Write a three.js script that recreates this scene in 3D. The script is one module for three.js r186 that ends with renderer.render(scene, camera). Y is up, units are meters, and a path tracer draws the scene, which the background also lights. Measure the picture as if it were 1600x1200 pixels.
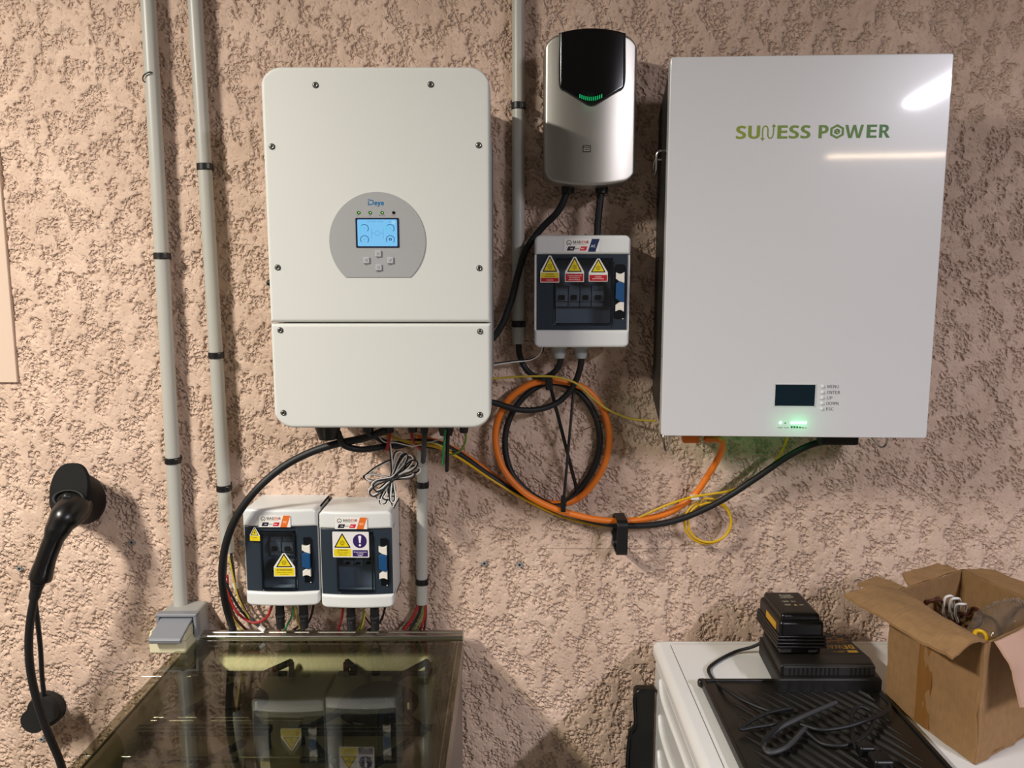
import * as THREE from 'three';
import { mergeGeometries, toCreasedNormals } from 'three/addons/utils/BufferGeometryUtils.js';
import { RoundedBoxGeometry } from 'three/addons/geometries/RoundedBoxGeometry.js';
import { TextGeometry } from 'three/addons/geometries/TextGeometry.js';
import { FontLoader } from 'three/addons/loaders/FontLoader.js';
import { RectAreaLightUniformsLib } from 'three/addons/lights/RectAreaLightUniformsLib.js';
import { createNoise2D } from 'simplex-noise';

// ---------------------------------------------------------------- camera, lights, exposure
const scene = new THREE.Scene();
const CAM_Y = 1.57, CAM_Z = 1.43, PITCH = 7.5 * Math.PI / 180, FOCAL = 1200;   // FOCAL in pixels of the 1600 x 1200 frame
const camera = new THREE.PerspectiveCamera(2 * Math.atan(600 / FOCAL) * 180 / Math.PI, 4 / 3, 0.05, 30);
camera.position.set(0, CAM_Y, CAM_Z);
camera.rotation.x = -PITCH;
const renderer = new THREE.WebGLRenderer({ antialias: true });
renderer.toneMapping = THREE.LinearToneMapping;
renderer.toneMappingExposure = 1.0;
renderer.shadowMap.enabled = true;
RectAreaLightUniformsLib.init();
const CEIL = 2.56;
// ceiling battens: [x, z, width, length along z, turn, colour, intensity]
const BATTENS = [
  [-1.50, 1.42, 0.12, 0.60, 0, 0xfff9ee, 390],
  [1.82, 2.70, 0.09, 1.15, 0, 0xf6f3ff, 300],
  [2.32, 5.00, 0.10, 0.86, Math.PI / 2, 0xffe2c0, 40],
];

// ---------------------------------------------------------------- helpers
const creased = (g, angle) => toCreasedNormals(g.scale(1e3, 1e3, 1e3), angle).scale(1e-3, 1e-3, 1e-3);   // its hash works in hundredths
const V = (x, y, z) => new THREE.Vector3(x, y, z);
const CP = Math.cos(PITCH), SP = Math.sin(PITCH);
// a point measured in the photograph, at a known distance z from the back wall / at a known height y
const ray = (px, py) => { const u = px - 800, v = 600 - py; return [u, v * CP - FOCAL * SP, -(FOCAL * CP + v * SP)]; };
const P = (px, py, z) => { const r = ray(px, py), t = (z - CAM_Z) / r[2]; return V(r[0] * t, CAM_Y + r[1] * t, z); };
const PY = (px, py, y) => { const r = ray(px, py), t = (y - CAM_Y) / r[1]; return V(r[0] * t, y, CAM_Z + r[2] * t); };
let seedState = 12345;
const rnd = () => { seedState = (seedState * 1664525 + 1013904223) >>> 0; return seedState / 4294967296; };
const lcg = s => () => { s = (s * 1664525 + 1013904223) >>> 0; return s / 4294967296; };

function mat(hex, roughness = 0.5, metalness = 0, extra = {}) {
  return new THREE.MeshPhysicalMaterial({ color: hex, roughness, metalness, ...extra });
}
const taken = {};
function numbered(name) { const n = taken[name] = (taken[name] ?? -1) + 1; return n ? `${name}_${String(n).padStart(3, '0')}` : name; }
function shade(o) { o.castShadow = true; o.receiveShadow = true; return o; }
function thing(name, label, category, [x, y, z] = [0, 0, 0], group) {
  const o = new THREE.Group(); o.name = numbered(name); o.position.set(x, y, z);
  o.userData = { label, category }; if (group) o.userData.group = group;
  scene.add(o); return o;
}
function part(name, geo, m, parent, label) {          // geometry in the parent's own space
  const o = shade(new THREE.Mesh(geo, m)); o.name = name; if (label) o.userData.label = label;
  parent.add(o); return o;
}
function wpart(name, geo, m, parent, label) {         // geometry in world space, moved into the (unturned) parent's
  const p = V(0, 0, 0); for (let q = parent; q && q !== scene; q = q.parent) p.add(q.position);
  geo.translate(-p.x, -p.y, -p.z); return part(name, geo, m, parent, label);
}
function single(name, geo, m, label, category, group) { // a thing that is one mesh; world geometry re-based to its foot
  geo.computeBoundingBox(); const b = geo.boundingBox, c = V((b.min.x + b.max.x) / 2, b.min.y, (b.min.z + b.max.z) / 2);
  geo.translate(-c.x, -c.y, -c.z);
  const o = shade(new THREE.Mesh(geo, m)); o.name = numbered(name); o.position.copy(c);
  o.userData = { label, category }; if (group) o.userData.group = group;
  scene.add(o); return o;
}
function struct(name, geo, m) { const o = shade(new THREE.Mesh(geo, m)); o.name = name; o.userData = { kind: 'structure' }; scene.add(o); return o; }
const clean = g => { const h = g.index ? g.toNonIndexed() : g.clone(); for (const k of Object.keys(h.attributes)) if (!['position', 'normal', 'uv'].includes(k)) h.deleteAttribute(k);
  if (!h.attributes.uv) h.setAttribute('uv', new THREE.BufferAttribute(new Float32Array(h.attributes.position.count * 2), 2)); return h; };
const join = list => mergeGeometries(list.map(clean));
const at = (g, x, y, z) => (g.translate(x, y, z), g);
const box = (w, h, d, x = 0, y = 0, z = 0, r = 0) => at(r ? new RoundedBoxGeometry(w, h, d, 2, Math.min(r, w / 2.01, h / 2.01, d / 2.01)) : new THREE.BoxGeometry(w, h, d), x, y, z);
const cyl = (r1, r2, h, x = 0, y = 0, z = 0, axis = 'y', n = 20) => { const g = new THREE.CylinderGeometry(r1, r2, h, n); if (axis === 'z') g.rotateX(Math.PI / 2); if (axis === 'x') g.rotateZ(Math.PI / 2); return at(g, x, y, z); };
const ball = (r, x = 0, y = 0, z = 0, n = 14) => at(new THREE.SphereGeometry(r, n, Math.max(8, n >> 1)), x, y, z);
function tubeV(pts, r, n, rad = 10, closed = false) {
  const c = new THREE.CatmullRomCurve3(pts, closed, 'centripetal');
  const g = [new THREE.TubeGeometry(c, n ?? pts.length * 10, r, rad, closed)];
  if (!closed) { g.push(ball(r * 0.98, ...pts[0].toArray(), 10)); g.push(ball(r * 0.98, ...pts[pts.length - 1].toArray(), 10)); }
  return join(g);
}
const tube = (list, r, n, rad) => tubeV(list.map(a => P(a[0], a[1], a[2])), r, n, rad);
// a swept round body whose radius changes along its way
function taper(pts, radii, n = 40, rad = 20, flat = 1) {
  const c = new THREE.CatmullRomCurve3(pts, false, 'centripetal'), fr = c.computeFrenetFrames(n, false), pos = [], idx = [];
  const rAt = t => { const f = t * (radii.length - 1), i = Math.min(radii.length - 2, Math.floor(f)), k = f - i, s = k * k * (3 - 2 * k); return radii[i] * (1 - s) + radii[i + 1] * s; };
  for (let i = 0; i <= n; i++) { const t = i / n, p = c.getPoint(t), r = rAt(t);
    for (let j = 0; j < rad; j++) { const a = j / rad * Math.PI * 2; const q = p.clone().addScaledVector(fr.normals[i], Math.cos(a) * r).addScaledVector(fr.binormals[i], Math.sin(a) * r * flat); pos.push(q.x, q.y, q.z); } }
  for (let i = 0; i < n; i++) for (let j = 0; j < rad; j++) { const a = i * rad + j, b = i * rad + (j + 1) % rad; idx.push(a, b, a + rad, b, b + rad, a + rad); }
  const e0 = pos.length / 3; const p0 = c.getPoint(0), p1 = c.getPoint(1); pos.push(p0.x, p0.y, p0.z, p1.x, p1.y, p1.z);
  for (let j = 0; j < rad; j++) { idx.push(e0, (j + 1) % rad, j); idx.push(e0 + 1, n * rad + j, n * rad + (j + 1) % rad); }
  const g = new THREE.BufferGeometry(); g.setAttribute('position', new THREE.Float32BufferAttribute(pos, 3)); g.setIndex(idx); g.computeVertexNormals(); return g;
}
// A plate standing in the xy plane: outline top(x) / bot(x), front base(x, y) with edges rounded by r, flat back at zb.
function plate({ x0, x1, top, bot, base, zb, r = 0.003, R = 0, nx = 10, ny = 6 }) {
  const ramp = (a, b, e, n) => { const s = new Set([a, b]); for (const k of [0.04, 0.13, 0.3, 0.55, 0.8, 1, 1.5]) { s.add(a + e * k); s.add(b - e * k); } for (let i = 1; i < n; i++) s.add(a + 1.5 * e + (b - a - 3 * e) * i / n); return [...s].sort((p, q) => p - q); };
  const xs0 = ramp(x0, x1, r, nx), xset = new Set(xs0); if (R) for (let i = 1; i <= 9; i++) { const d = R * (1 - Math.cos(i / 9 * Math.PI / 2)); xset.add(x0 + d); xset.add(x1 - d); }
  const xs = [...xset].sort((p, q) => p - q), pos = [], idx = [], m = ramp(0, 1, 0.1, ny).length;
  for (const x of xs) { const t = top(x), b = bot(x), ys = ramp(b, t, Math.min(r, (t - b) / 3.3), ny);
    for (const y of ys) { const d = Math.max(0, Math.min(x - x0, x1 - x, t - y, y - b)), e = r - Math.min(d, r); pos.push(x, y, base(x, y) - r + Math.sqrt(Math.max(0, r * r - e * e))); } }
  const W = xs.length, rows = pos.length / 3 / W;
  for (let i = 0; i < W - 1; i++) for (let j = 0; j < rows - 1; j++) { const a = i * rows + j, b = a + rows; idx.push(a, b, a + 1, b, b + 1, a + 1); }
  const ring = []; for (let i = 0; i < W; i++) ring.push(i * rows); for (let j = 1; j < rows; j++) ring.push((W - 1) * rows + j); for (let i = W - 2; i >= 0; i--) ring.push(i * rows + rows - 1); for (let j = rows - 2; j > 0; j--) ring.push(j);
  const s = pos.length / 3; for (const k of ring) pos.push(pos[3 * k], pos[3 * k + 1], zb);
  for (let k = 0; k < ring.length; k++) { const n = (k + 1) % ring.length; idx.push(ring[k], s + k, ring[n], ring[n], s + k, s + n); }
  for (let i = 0; i < W - 1; i++) { // back
    const lo = k => s + k, hi = k => s + (W - 1 + rows - 1 + (W - 1 - k)); const L = lo(i), L2 = lo(i + 1), H = hi(i), H2 = hi(i + 1); idx.push(L, H, L2, L2, H, H2); }
  const g = new THREE.BufferGeometry(); g.setAttribute('position', new THREE.Float32BufferAttribute(pos, 3)); g.setIndex(idx);
  const uv = []; for (let i = 0; i < pos.length; i += 3) uv.push(pos[i], pos[i + 1]); g.setAttribute('uv', new THREE.Float32BufferAttribute(uv, 2));
  return creased(g, 0.7);
}
const roundTop = (x0, x1, y, R) => x => { const d = Math.min(x - x0, x1 - x); return d < R ? y - R + Math.sqrt(Math.max(0, R * R - (R - d) * (R - d))) : y; };
const roundBot = (x0, x1, y, R) => x => { const d = Math.min(x - x0, x1 - x); return d < R ? y + R - Math.sqrt(Math.max(0, R * R - (R - d) * (R - d))) : y; };
function rrect(w, h, r, cx = 0, cy = 0) { const s = new THREE.Shape(), x = cx - w / 2, y = cy - h / 2; s.moveTo(x + r, y); s.lineTo(x + w - r, y); s.absarc(x + w - r, y + r, r, -Math.PI / 2, 0); s.lineTo(x + w, y + h - r); s.absarc(x + w - r, y + h - r, r, 0, Math.PI / 2); s.lineTo(x + r, y + h); s.absarc(x + r, y + h - r, r, Math.PI / 2, Math.PI); s.lineTo(x, y + r); s.absarc(x + r, y + r, r, Math.PI, Math.PI * 1.5); return s; }
const extr = (s, depth, bevel = 0, steps = 2) => new THREE.ExtrudeGeometry(s, { depth: Math.max(1e-5, depth - 2 * bevel), bevelEnabled: bevel > 0, bevelSize: bevel, bevelThickness: bevel, bevelOffset: -bevel, bevelSegments: steps, curveSegments: 10 }).translate(0, 0, bevel);
const poly = pts => new THREE.Shape(pts.map(p => new THREE.Vector2(p[0], p[1])));
// flat print: a canvas on a thin sheet
function canvasTex(w, h, draw) { const c = document.createElement('canvas'); c.width = w; c.height = h; const g = c.getContext('2d'); draw(g, w, h); const t = new THREE.CanvasTexture(c); t.colorSpace = THREE.SRGBColorSpace; return t; }
function sheet(w, h, th, x, y, z, outline) { // thin sheet whose front carries the print over its bounding box
  const s = outline ? poly(outline.map(p => [p[0] * w, p[1] * h])) : rrect(w, h, Math.min(w, h) * 0.04);
  const g = new THREE.ExtrudeGeometry(s, { depth: th, bevelEnabled: false }); const p = g.attributes.position, uv = g.attributes.uv;
  for (let i = 0; i < p.count; i++) uv.setXY(i, p.getX(i) / w + 0.5, p.getY(i) / h + 0.5);
  return at(g, x, y, z);
}
const font = await new FontLoader().loadAsync('fonts/droid/droid_sans_bold.typeface.json');
const fontR = await new FontLoader().loadAsync('fonts/droid/droid_sans_regular.typeface.json');
function lettering(str, x0, x1, y0, y1, depth, f = font) { // stretched into a frame
  const g = new TextGeometry(str, { font: f, size: 1, depth: 0.01, curveSegments: 5 }); g.computeBoundingBox(); const b = g.boundingBox;
  g.translate(-b.min.x, -b.min.y, 0); g.scale((x1 - x0) / (b.max.x - b.min.x), (y1 - y0) / (b.max.y - b.min.y), depth / 0.01); return at(g, x0, y0, 0);
}

// ---------------------------------------------------------------- materials
const M = {
  coverWhite: mat(0xd6d8d2, 0.42), bodyWhite: mat(0xc9c9c4, 0.5), panelGrey: mat(0xa3a2a0, 0.45), black: mat(0x0d0d0e, 0.42), blackGloss: mat(0x08080a, 0.12), blackMatt: mat(0x131313, 0.65),
  rubber: mat(0x101113, 0.55), orange: mat(0xe87a1c, 0.45), yellow: mat(0xd9ac08, 0.4), paleYellow: mat(0xc2aa3c, 0.5), red: mat(0x9a181b, 0.45), green: mat(0x2f8a52, 0.5), brown: mat(0x4a2012, 0.5), darkGrey: mat(0x3a3b3e, 0.5), wireWhite: mat(0xdcdad6, 0.45), copper: mat(0x9a5a40, 0.4, 0.6), greenYellow: mat(0x66802c, 0.5),
  pvc: mat(0xb4b3ab, 0.38), boxWhite: mat(0xdadcda, 0.33), gland: mat(0xa8adad, 0.45), blue: mat(0x174a78, 0.35), latchWhite: mat(0xe4e0d4, 0.35), doorDark: mat(0x2b353f, 0.22),
  smoke: mat(0xd8dee4, 0.06, 0, { transmission: 1, thickness: 0, ior: 1.5 }), innerGrey: mat(0xaeb4bb, 0.5), breaker: mat(0xa4a7a8, 0.5), tape: mat(0xe6e4e0, 0.5),
  chrome: mat(0xd8d8d6, 0.16, 1), steel: mat(0xb3afa6, 0.3, 1), screwSteel: mat(0xa8a8a4, 0.28, 1), darkSteel: mat(0x50504e, 0.4, 1), castIron: mat(0x161616, 0.5),
  batWhite: mat(0xd8d9da, 0.3, 0, { clearcoat: 1, clearcoatRoughness: 0.05 }), batBody: mat(0x232321, 0.45), enamel: mat(0xe6e6e4, 0.25), cream: mat(0xd6d0ae, 0.45), plugGrey: mat(0x74777a, 0.45), flapGrey: mat(0x7d8086, 0.4),
  card: mat(0x8f6b43, 0.85), cardIn: mat(0x876540, 0.9), cardPink: mat(0xc4a08c, 0.85), packTape: mat(0x8a5f31, 0.25, 0, { clearcoat: 0.6, clearcoatRoughness: 0.2 }),
  anchor: mat(0x8b8d8c, 0.5), pencil: mat(0xa08c80, 0.8), concrete: mat(0x6b6863, 0.9), plaster: mat(0x8f867c, 0.9), ceiling: mat(0x9a9690, 0.9), ledDark: mat(0x0a0c0a, 0.3),
};
M.enamelGrey = mat(0xd0d0ce, 0.3);
{ // kraft board: fibre streaks in the colour, shallow corrugation in the relief
  const n = 256, cd = new Uint8Array(n * n * 4), bd = new Uint8Array(n * n * 4), f = createNoise2D(lcg(401)), h = createNoise2D(lcg(402));
  for (let j = 0; j < n; j++) for (let i = 0; i < n; i++) { const q = 4 * (j * n + i), t = 0.02 * f(i * 0.12, j * 0.008) + 0.03 * h(i * 0.02, j * 0.02) + 0.03 * f(i * 0.5, j * 0.5), b = 128 + 70 * Math.sin(i / n * Math.PI * 2 * 14) + 40 * h(i * 0.05 + 9, j * 0.03);
    cd[q] = 146 * (1 + t); cd[q + 1] = 112 * (1 + t); cd[q + 2] = 73 * (1 + t); cd[q + 3] = 255; bd.fill(Math.max(0, Math.min(255, b)), q, q + 3); bd[q + 3] = 255; }
  const tx = d => { const t = new THREE.DataTexture(d, n, n); t.magFilter = THREE.LinearFilter; t.wrapS = t.wrapT = THREE.MirroredRepeatWrapping; t.repeat.set(10, 10); t.needsUpdate = true; return t; };
  const c = tx(cd); c.colorSpace = THREE.SRGBColorSpace; const b = tx(bd);
  for (const m of [M.card, M.cardIn]) { m.color.set(0xffffff); m.map = c; m.bumpMap = b; m.bumpScale = 0.0003; }
}
// ---------------------------------------------------------------- room
// crushed render: smooth trowelled flats broken by pitted, torn grooves
const HN = 2048, HS = 1.0 / 1000;                       // height field of 2.048 m, one sample per millimetre
const field = new Float32Array(HN * HN);
{
  const nA = createNoise2D(lcg(11)), nB = createNoise2D(lcg(22)), nC = createNoise2D(lcg(33)), nD = createNoise2D(lcg(44)), nE = createNoise2D(lcg(55));
  const ss = (a, b, x) => { const t = Math.min(1, Math.max(0, (x - a) / (b - a))); return t * t * (3 - 2 * t); };
  for (let j = 0; j < HN; j++) for (let i = 0; i < HN; i++) {
    const x = i * HS, y = j * HS;
    const wx = x + 0.0035 * nE(x * 80, y * 80), wy = y + 0.0035 * nE(x * 80 + 40, y * 80);
    const flat = nA(wx * 22, wy * 14) + 0.6 * nB(wx * 55, wy * 44) + 0.25 * nE(wx * 130 + 7, wy * 120);   // where the trowel has pressed it smooth
    const rough = ss(0.06, -0.22, flat);
    const crumbs = nC(wx * 160, wy * 140) + 0.7 * nD(wx * 310, wy * 290);         // torn crumbs
    const cut = ss(0.15, -0.45, crumbs);
    const crack = ss(0.13, 0.02, Math.abs(nB(wx * 75 + 9, wy * 60))) * ss(0.75, 0.1, flat) * ss(-0.1, 0.25, nD(x * 45, y * 45));
    const pit = ss(0.62, 0.85, nD(wx * 160 + 3, wy * 140));
    field[j * HN + i] = -rough * (0.18 + 0.82 * cut) - 0.7 * crack * (1 - rough) - 0.5 * pit * (1 - rough) + 0.12 * nC(x * 9, y * 8) + 0.06 * nD(x * 330, y * 330) * (0.35 + rough);
  }
}
const mirror = k => { k = ((k % (2 * HN)) + 2 * HN) % (2 * HN); return k < HN ? k : 2 * HN - 1 - k; };
const fieldAt = (x, y) => field[mirror(Math.round((y - 0.5) / HS)) * HN + mirror(Math.round((x + 1.024) / HS))];
const RELIEF = 0.0046;
const ROOM = { x0: -2.5, x1: 3.2, z1: 6.4 };
{
  const line = (a, b, f0, f1, fine, coarse) => { const s = []; const push = (p, q, d) => { const n = Math.max(1, Math.round((q - p) / d)); for (let i = 0; i < n; i++) s.push(p + (q - p) * i / n); }; push(a, f0, coarse); push(f0, f1, fine); push(f1, b, coarse); s.push(b); return s; };
  const xs = line(ROOM.x0, ROOM.x1, -1.03, 1.03, 0.0023, 0.02), ys = line(0, CEIL, 0.57, 2.25, 0.0023, 0.02), nx = xs.length, ny = ys.length;
  const pos = new Float32Array((nx * ny + 4) * 3), uv = new Float32Array((nx * ny + 4) * 2), idx = new Uint32Array((nx - 1) * (ny - 1) * 6);
  let k = 0;
  for (let j = 0; j < ny; j++) for (let i = 0; i < nx; i++, k++) { pos[3 * k] = xs[i]; pos[3 * k + 1] = ys[j]; pos[3 * k + 2] = fieldAt(xs[i], ys[j]) * RELIEF; uv[2 * k] = (xs[i] + 1.024) / 2.048; uv[2 * k + 1] = (ys[j] - 0.5) / 2.048; }
  k = 0;
  for (let j = 0; j < ny - 1; j++) for (let i = 0; i < nx - 1; i++) { const a = j * nx + i; idx[k++] = a; idx[k++] = a + 1; idx[k++] = a + nx; idx[k++] = a + 1; idx[k++] = a + nx + 1; idx[k++] = a + nx; }
  const g = new THREE.BufferGeometry(); g.setAttribute('position', new THREE.BufferAttribute(pos.slice(0, nx * ny * 3), 3)); g.setAttribute('uv', new THREE.BufferAttribute(uv.slice(0, nx * ny * 2), 2)); g.setIndex(new THREE.BufferAttribute(idx, 1)); g.computeVertexNormals();
  const bd = new Uint8Array(HN * HN * 4), cd = new Uint8Array(1024 * 1024 * 4), n1 = createNoise2D(lcg(71)), n2 = createNoise2D(lcg(72));
  for (let i = 0; i < HN * HN; i++) { const v = Math.max(0, Math.min(255, 200 + field[i] * 130)); bd[4 * i] = bd[4 * i + 1] = bd[4 * i + 2] = v; bd[4 * i + 3] = 255; }
  for (let j = 0; j < 1024; j++) for (let i = 0; i < 1024; i++) { const x = i / 500, y = j / 500, t = 0.035 * n1(x * 5, y * 4) + 0.03 * n2(x * 30, y * 28) + 0.03 * n1(x * 170, y * 170), q = 4 * (j * 1024 + i);
    cd[q] = 209 * (1 + t); cd[q + 1] = 182 * (1 + t * 1.15); cd[q + 2] = 162 * (1 + t * 1.3); cd[q + 3] = 255; }
  const tex = (d, n) => { const t = new THREE.DataTexture(d, n, n); t.magFilter = THREE.LinearFilter; t.minFilter = THREE.LinearMipmapLinearFilter; t.generateMipmaps = true; t.wrapS = t.wrapT = THREE.MirroredRepeatWrapping; t.needsUpdate = true; return t; };
  const col = tex(cd, 1024); col.colorSpace = THREE.SRGBColorSpace;
  const wall = struct('wall_back', g, new THREE.MeshStandardMaterial({ map: col, bumpMap: tex(bd, HN), bumpScale: 0.0050, roughness: 0.85 }));
  part('pencil_line', box(0.33, 0.0008, 0.0008, ...P(990, 857, 0.0002).toArray()), M.pencil, wall, 'faint pencil line drawn on the render');
}
struct('wall_behind', box(ROOM.x1 - ROOM.x0 + 0.4, CEIL + 0.4, 0.15, (ROOM.x0 + ROOM.x1) / 2, CEIL / 2, -0.09), M.plaster);   // masonry that carries the render
struct('wall_left', box(0.15, CEIL + 0.2, ROOM.z1 + 0.2, ROOM.x0 - 0.075, CEIL / 2, ROOM.z1 / 2), M.plaster);
struct('wall_right', box(0.15, CEIL + 0.2, ROOM.z1 + 0.2, ROOM.x1 + 0.075, CEIL / 2, ROOM.z1 / 2), M.plaster);
struct('wall_front', box(ROOM.x1 - ROOM.x0 + 0.3, CEIL + 0.2, 0.15, (ROOM.x0 + ROOM.x1) / 2, CEIL / 2, ROOM.z1 + 0.075), M.plaster);
struct('floor', box(ROOM.x1 - ROOM.x0 + 0.3, 0.15, ROOM.z1 + 0.3, (ROOM.x0 + ROOM.x1) / 2, -0.075, ROOM.z1 / 2), M.concrete);
struct('ceiling', box(ROOM.x1 - ROOM.x0 + 0.3, 0.15, ROOM.z1 + 0.3, (ROOM.x0 + ROOM.x1) / 2, CEIL + 0.075, ROOM.z1 / 2), M.ceiling);
{ // smooth plaster pier standing proud of the render at the left
  const e = P(27, 598, 0.005), g = box(0.5, 0.6, 0.012, e.x - 0.25, e.y + 0.3, -0.001, 0.002);
  const t = struct('trim_1', g, mat(0xd2bba8, 0.9)); t.userData.label = 'smooth flush plaster panel';
}
// ceiling battens
BATTENS.forEach(([x, z, w, len, turn, colour, power], i) => {
  const o = thing('ceiling_batten', ['white ceiling batten lamp on the side of the black charging plug', 'white ceiling batten lamp behind the viewer, nearer the white battery', 'warm ceiling batten lamp far back in the garage'][i], 'lamp', [x, CEIL, z], 'ceiling battens');
  o.rotation.y = turn;
  part('housing', box(w + 0.03, 0.04, len + 0.05, 0, -0.02, 0, 0.006), M.enamel, o);
  part('diffuser', box(w, 0.008, len, 0, -0.043, 0), new THREE.MeshStandardMaterial({ color: 0xffffff, emissive: colour, emissiveIntensity: 4 }), o, 'glowing diffuser');
  const l = new THREE.RectAreaLight(colour, power, w, len); l.position.set(0, -0.05, 0); l.rotation.x = -Math.PI / 2; l.name = 'batten_light'; l.castShadow = true; o.add(l);
});

// ---------------------------------------------------------------- conduits
function conduit(label, top, bottom, z, r, clips, extend) {
  let a = P(...top, z), b = P(...bottom, z);
  if (extend) { const d = a.clone().sub(b); a.addScaledVector(d, (CEIL - 0.005 - a.y) / d.y); }
  const o = thing('conduit', label, 'pipe', [b.x, b.y, 0], 'grey plastic conduits');
  const dir = a.clone().sub(b), len = dir.length(), q = new THREE.Quaternion().setFromUnitVectors(V(0, 1, 0), dir.clone().normalize());
  const tubeShape = new THREE.Shape(); tubeShape.absarc(0, 0, r, 0, Math.PI * 2); const hole = new THREE.Path(); hole.absarc(0, 0, r - 0.002, 0, Math.PI * 2); tubeShape.holes.push(hole);
  const g = new THREE.ExtrudeGeometry(tubeShape, { depth: len, bevelEnabled: false, curveSegments: 20 }); g.rotateX(-Math.PI / 2); g.applyQuaternion(q);
  wpart('pipe', at(creased(g, 0.6), b.x, b.y, b.z), M.pvc, o);
  for (const py of clips) {
    const t0 = (py - bottom[1]) / (top[1] - bottom[1]), c = P(bottom[0] + (top[0] - bottom[0]) * t0, py, z), h = 0.0095;
    const ring = new THREE.CylinderGeometry(r + 0.0018, r + 0.0018, h, 24, 1, true), inner = new THREE.TorusGeometry(r + 0.0008, 0.0012, 6, 24);
    inner.rotateX(Math.PI / 2); const i2 = inner.clone(); inner.translate(0, h / 2, 0); i2.translate(0, -h / 2, 0);
    const rg = join([ring, inner, i2]); rg.applyQuaternion(q);
    wpart('clip', join([at(rg, c.x, c.y, c.z), box(0.007, 0.010, 0.012, c.x + r * 0.9, c.y, c.z + r * 0.55, 0.0015), box(0.016, 0.012, z, c.x, c.y, z / 2)]), M.black, o, 'black clip around the conduit');
  }
  return o;
}
const con1 = conduit('grey conduit that runs down into the grey weatherproof socket', [231.5, 0], [283, 957], 0.020, 0.0128, [400, 719], true);
{ const c = P(231, 118, 0.034); wpart('hook', tubeV([V(c.x + 0.009, c.y + 0.006, c.z - 0.008), V(c.x + 0.003, c.y + 0.005, c.z + 0.002), V(c.x - 0.008, c.y - 0.001, c.z), V(c.x - 0.011, c.y - 0.008, c.z - 0.006), V(c.x - 0.006, c.y - 0.010, c.z - 0.004)], 0.0012, 24, 6), M.darkSteel, con1, 'bent nail'); }
conduit('grey conduit nearest the inverter, ending in red, black and yellow wires', [304.5, 0], [356, 862], 0.020, 0.0122, [261, 555, 762], true);
conduit('grey conduit behind the silver wallbox with a thick black cable leaving it', [810, 0], [810, 537], 0.016, 0.0112, [166, 506], true);
conduit('short grey conduit beside the twin white enclosures', [660, 692], [659, 943], 0.016, 0.0106, [757, 908], false);

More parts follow.
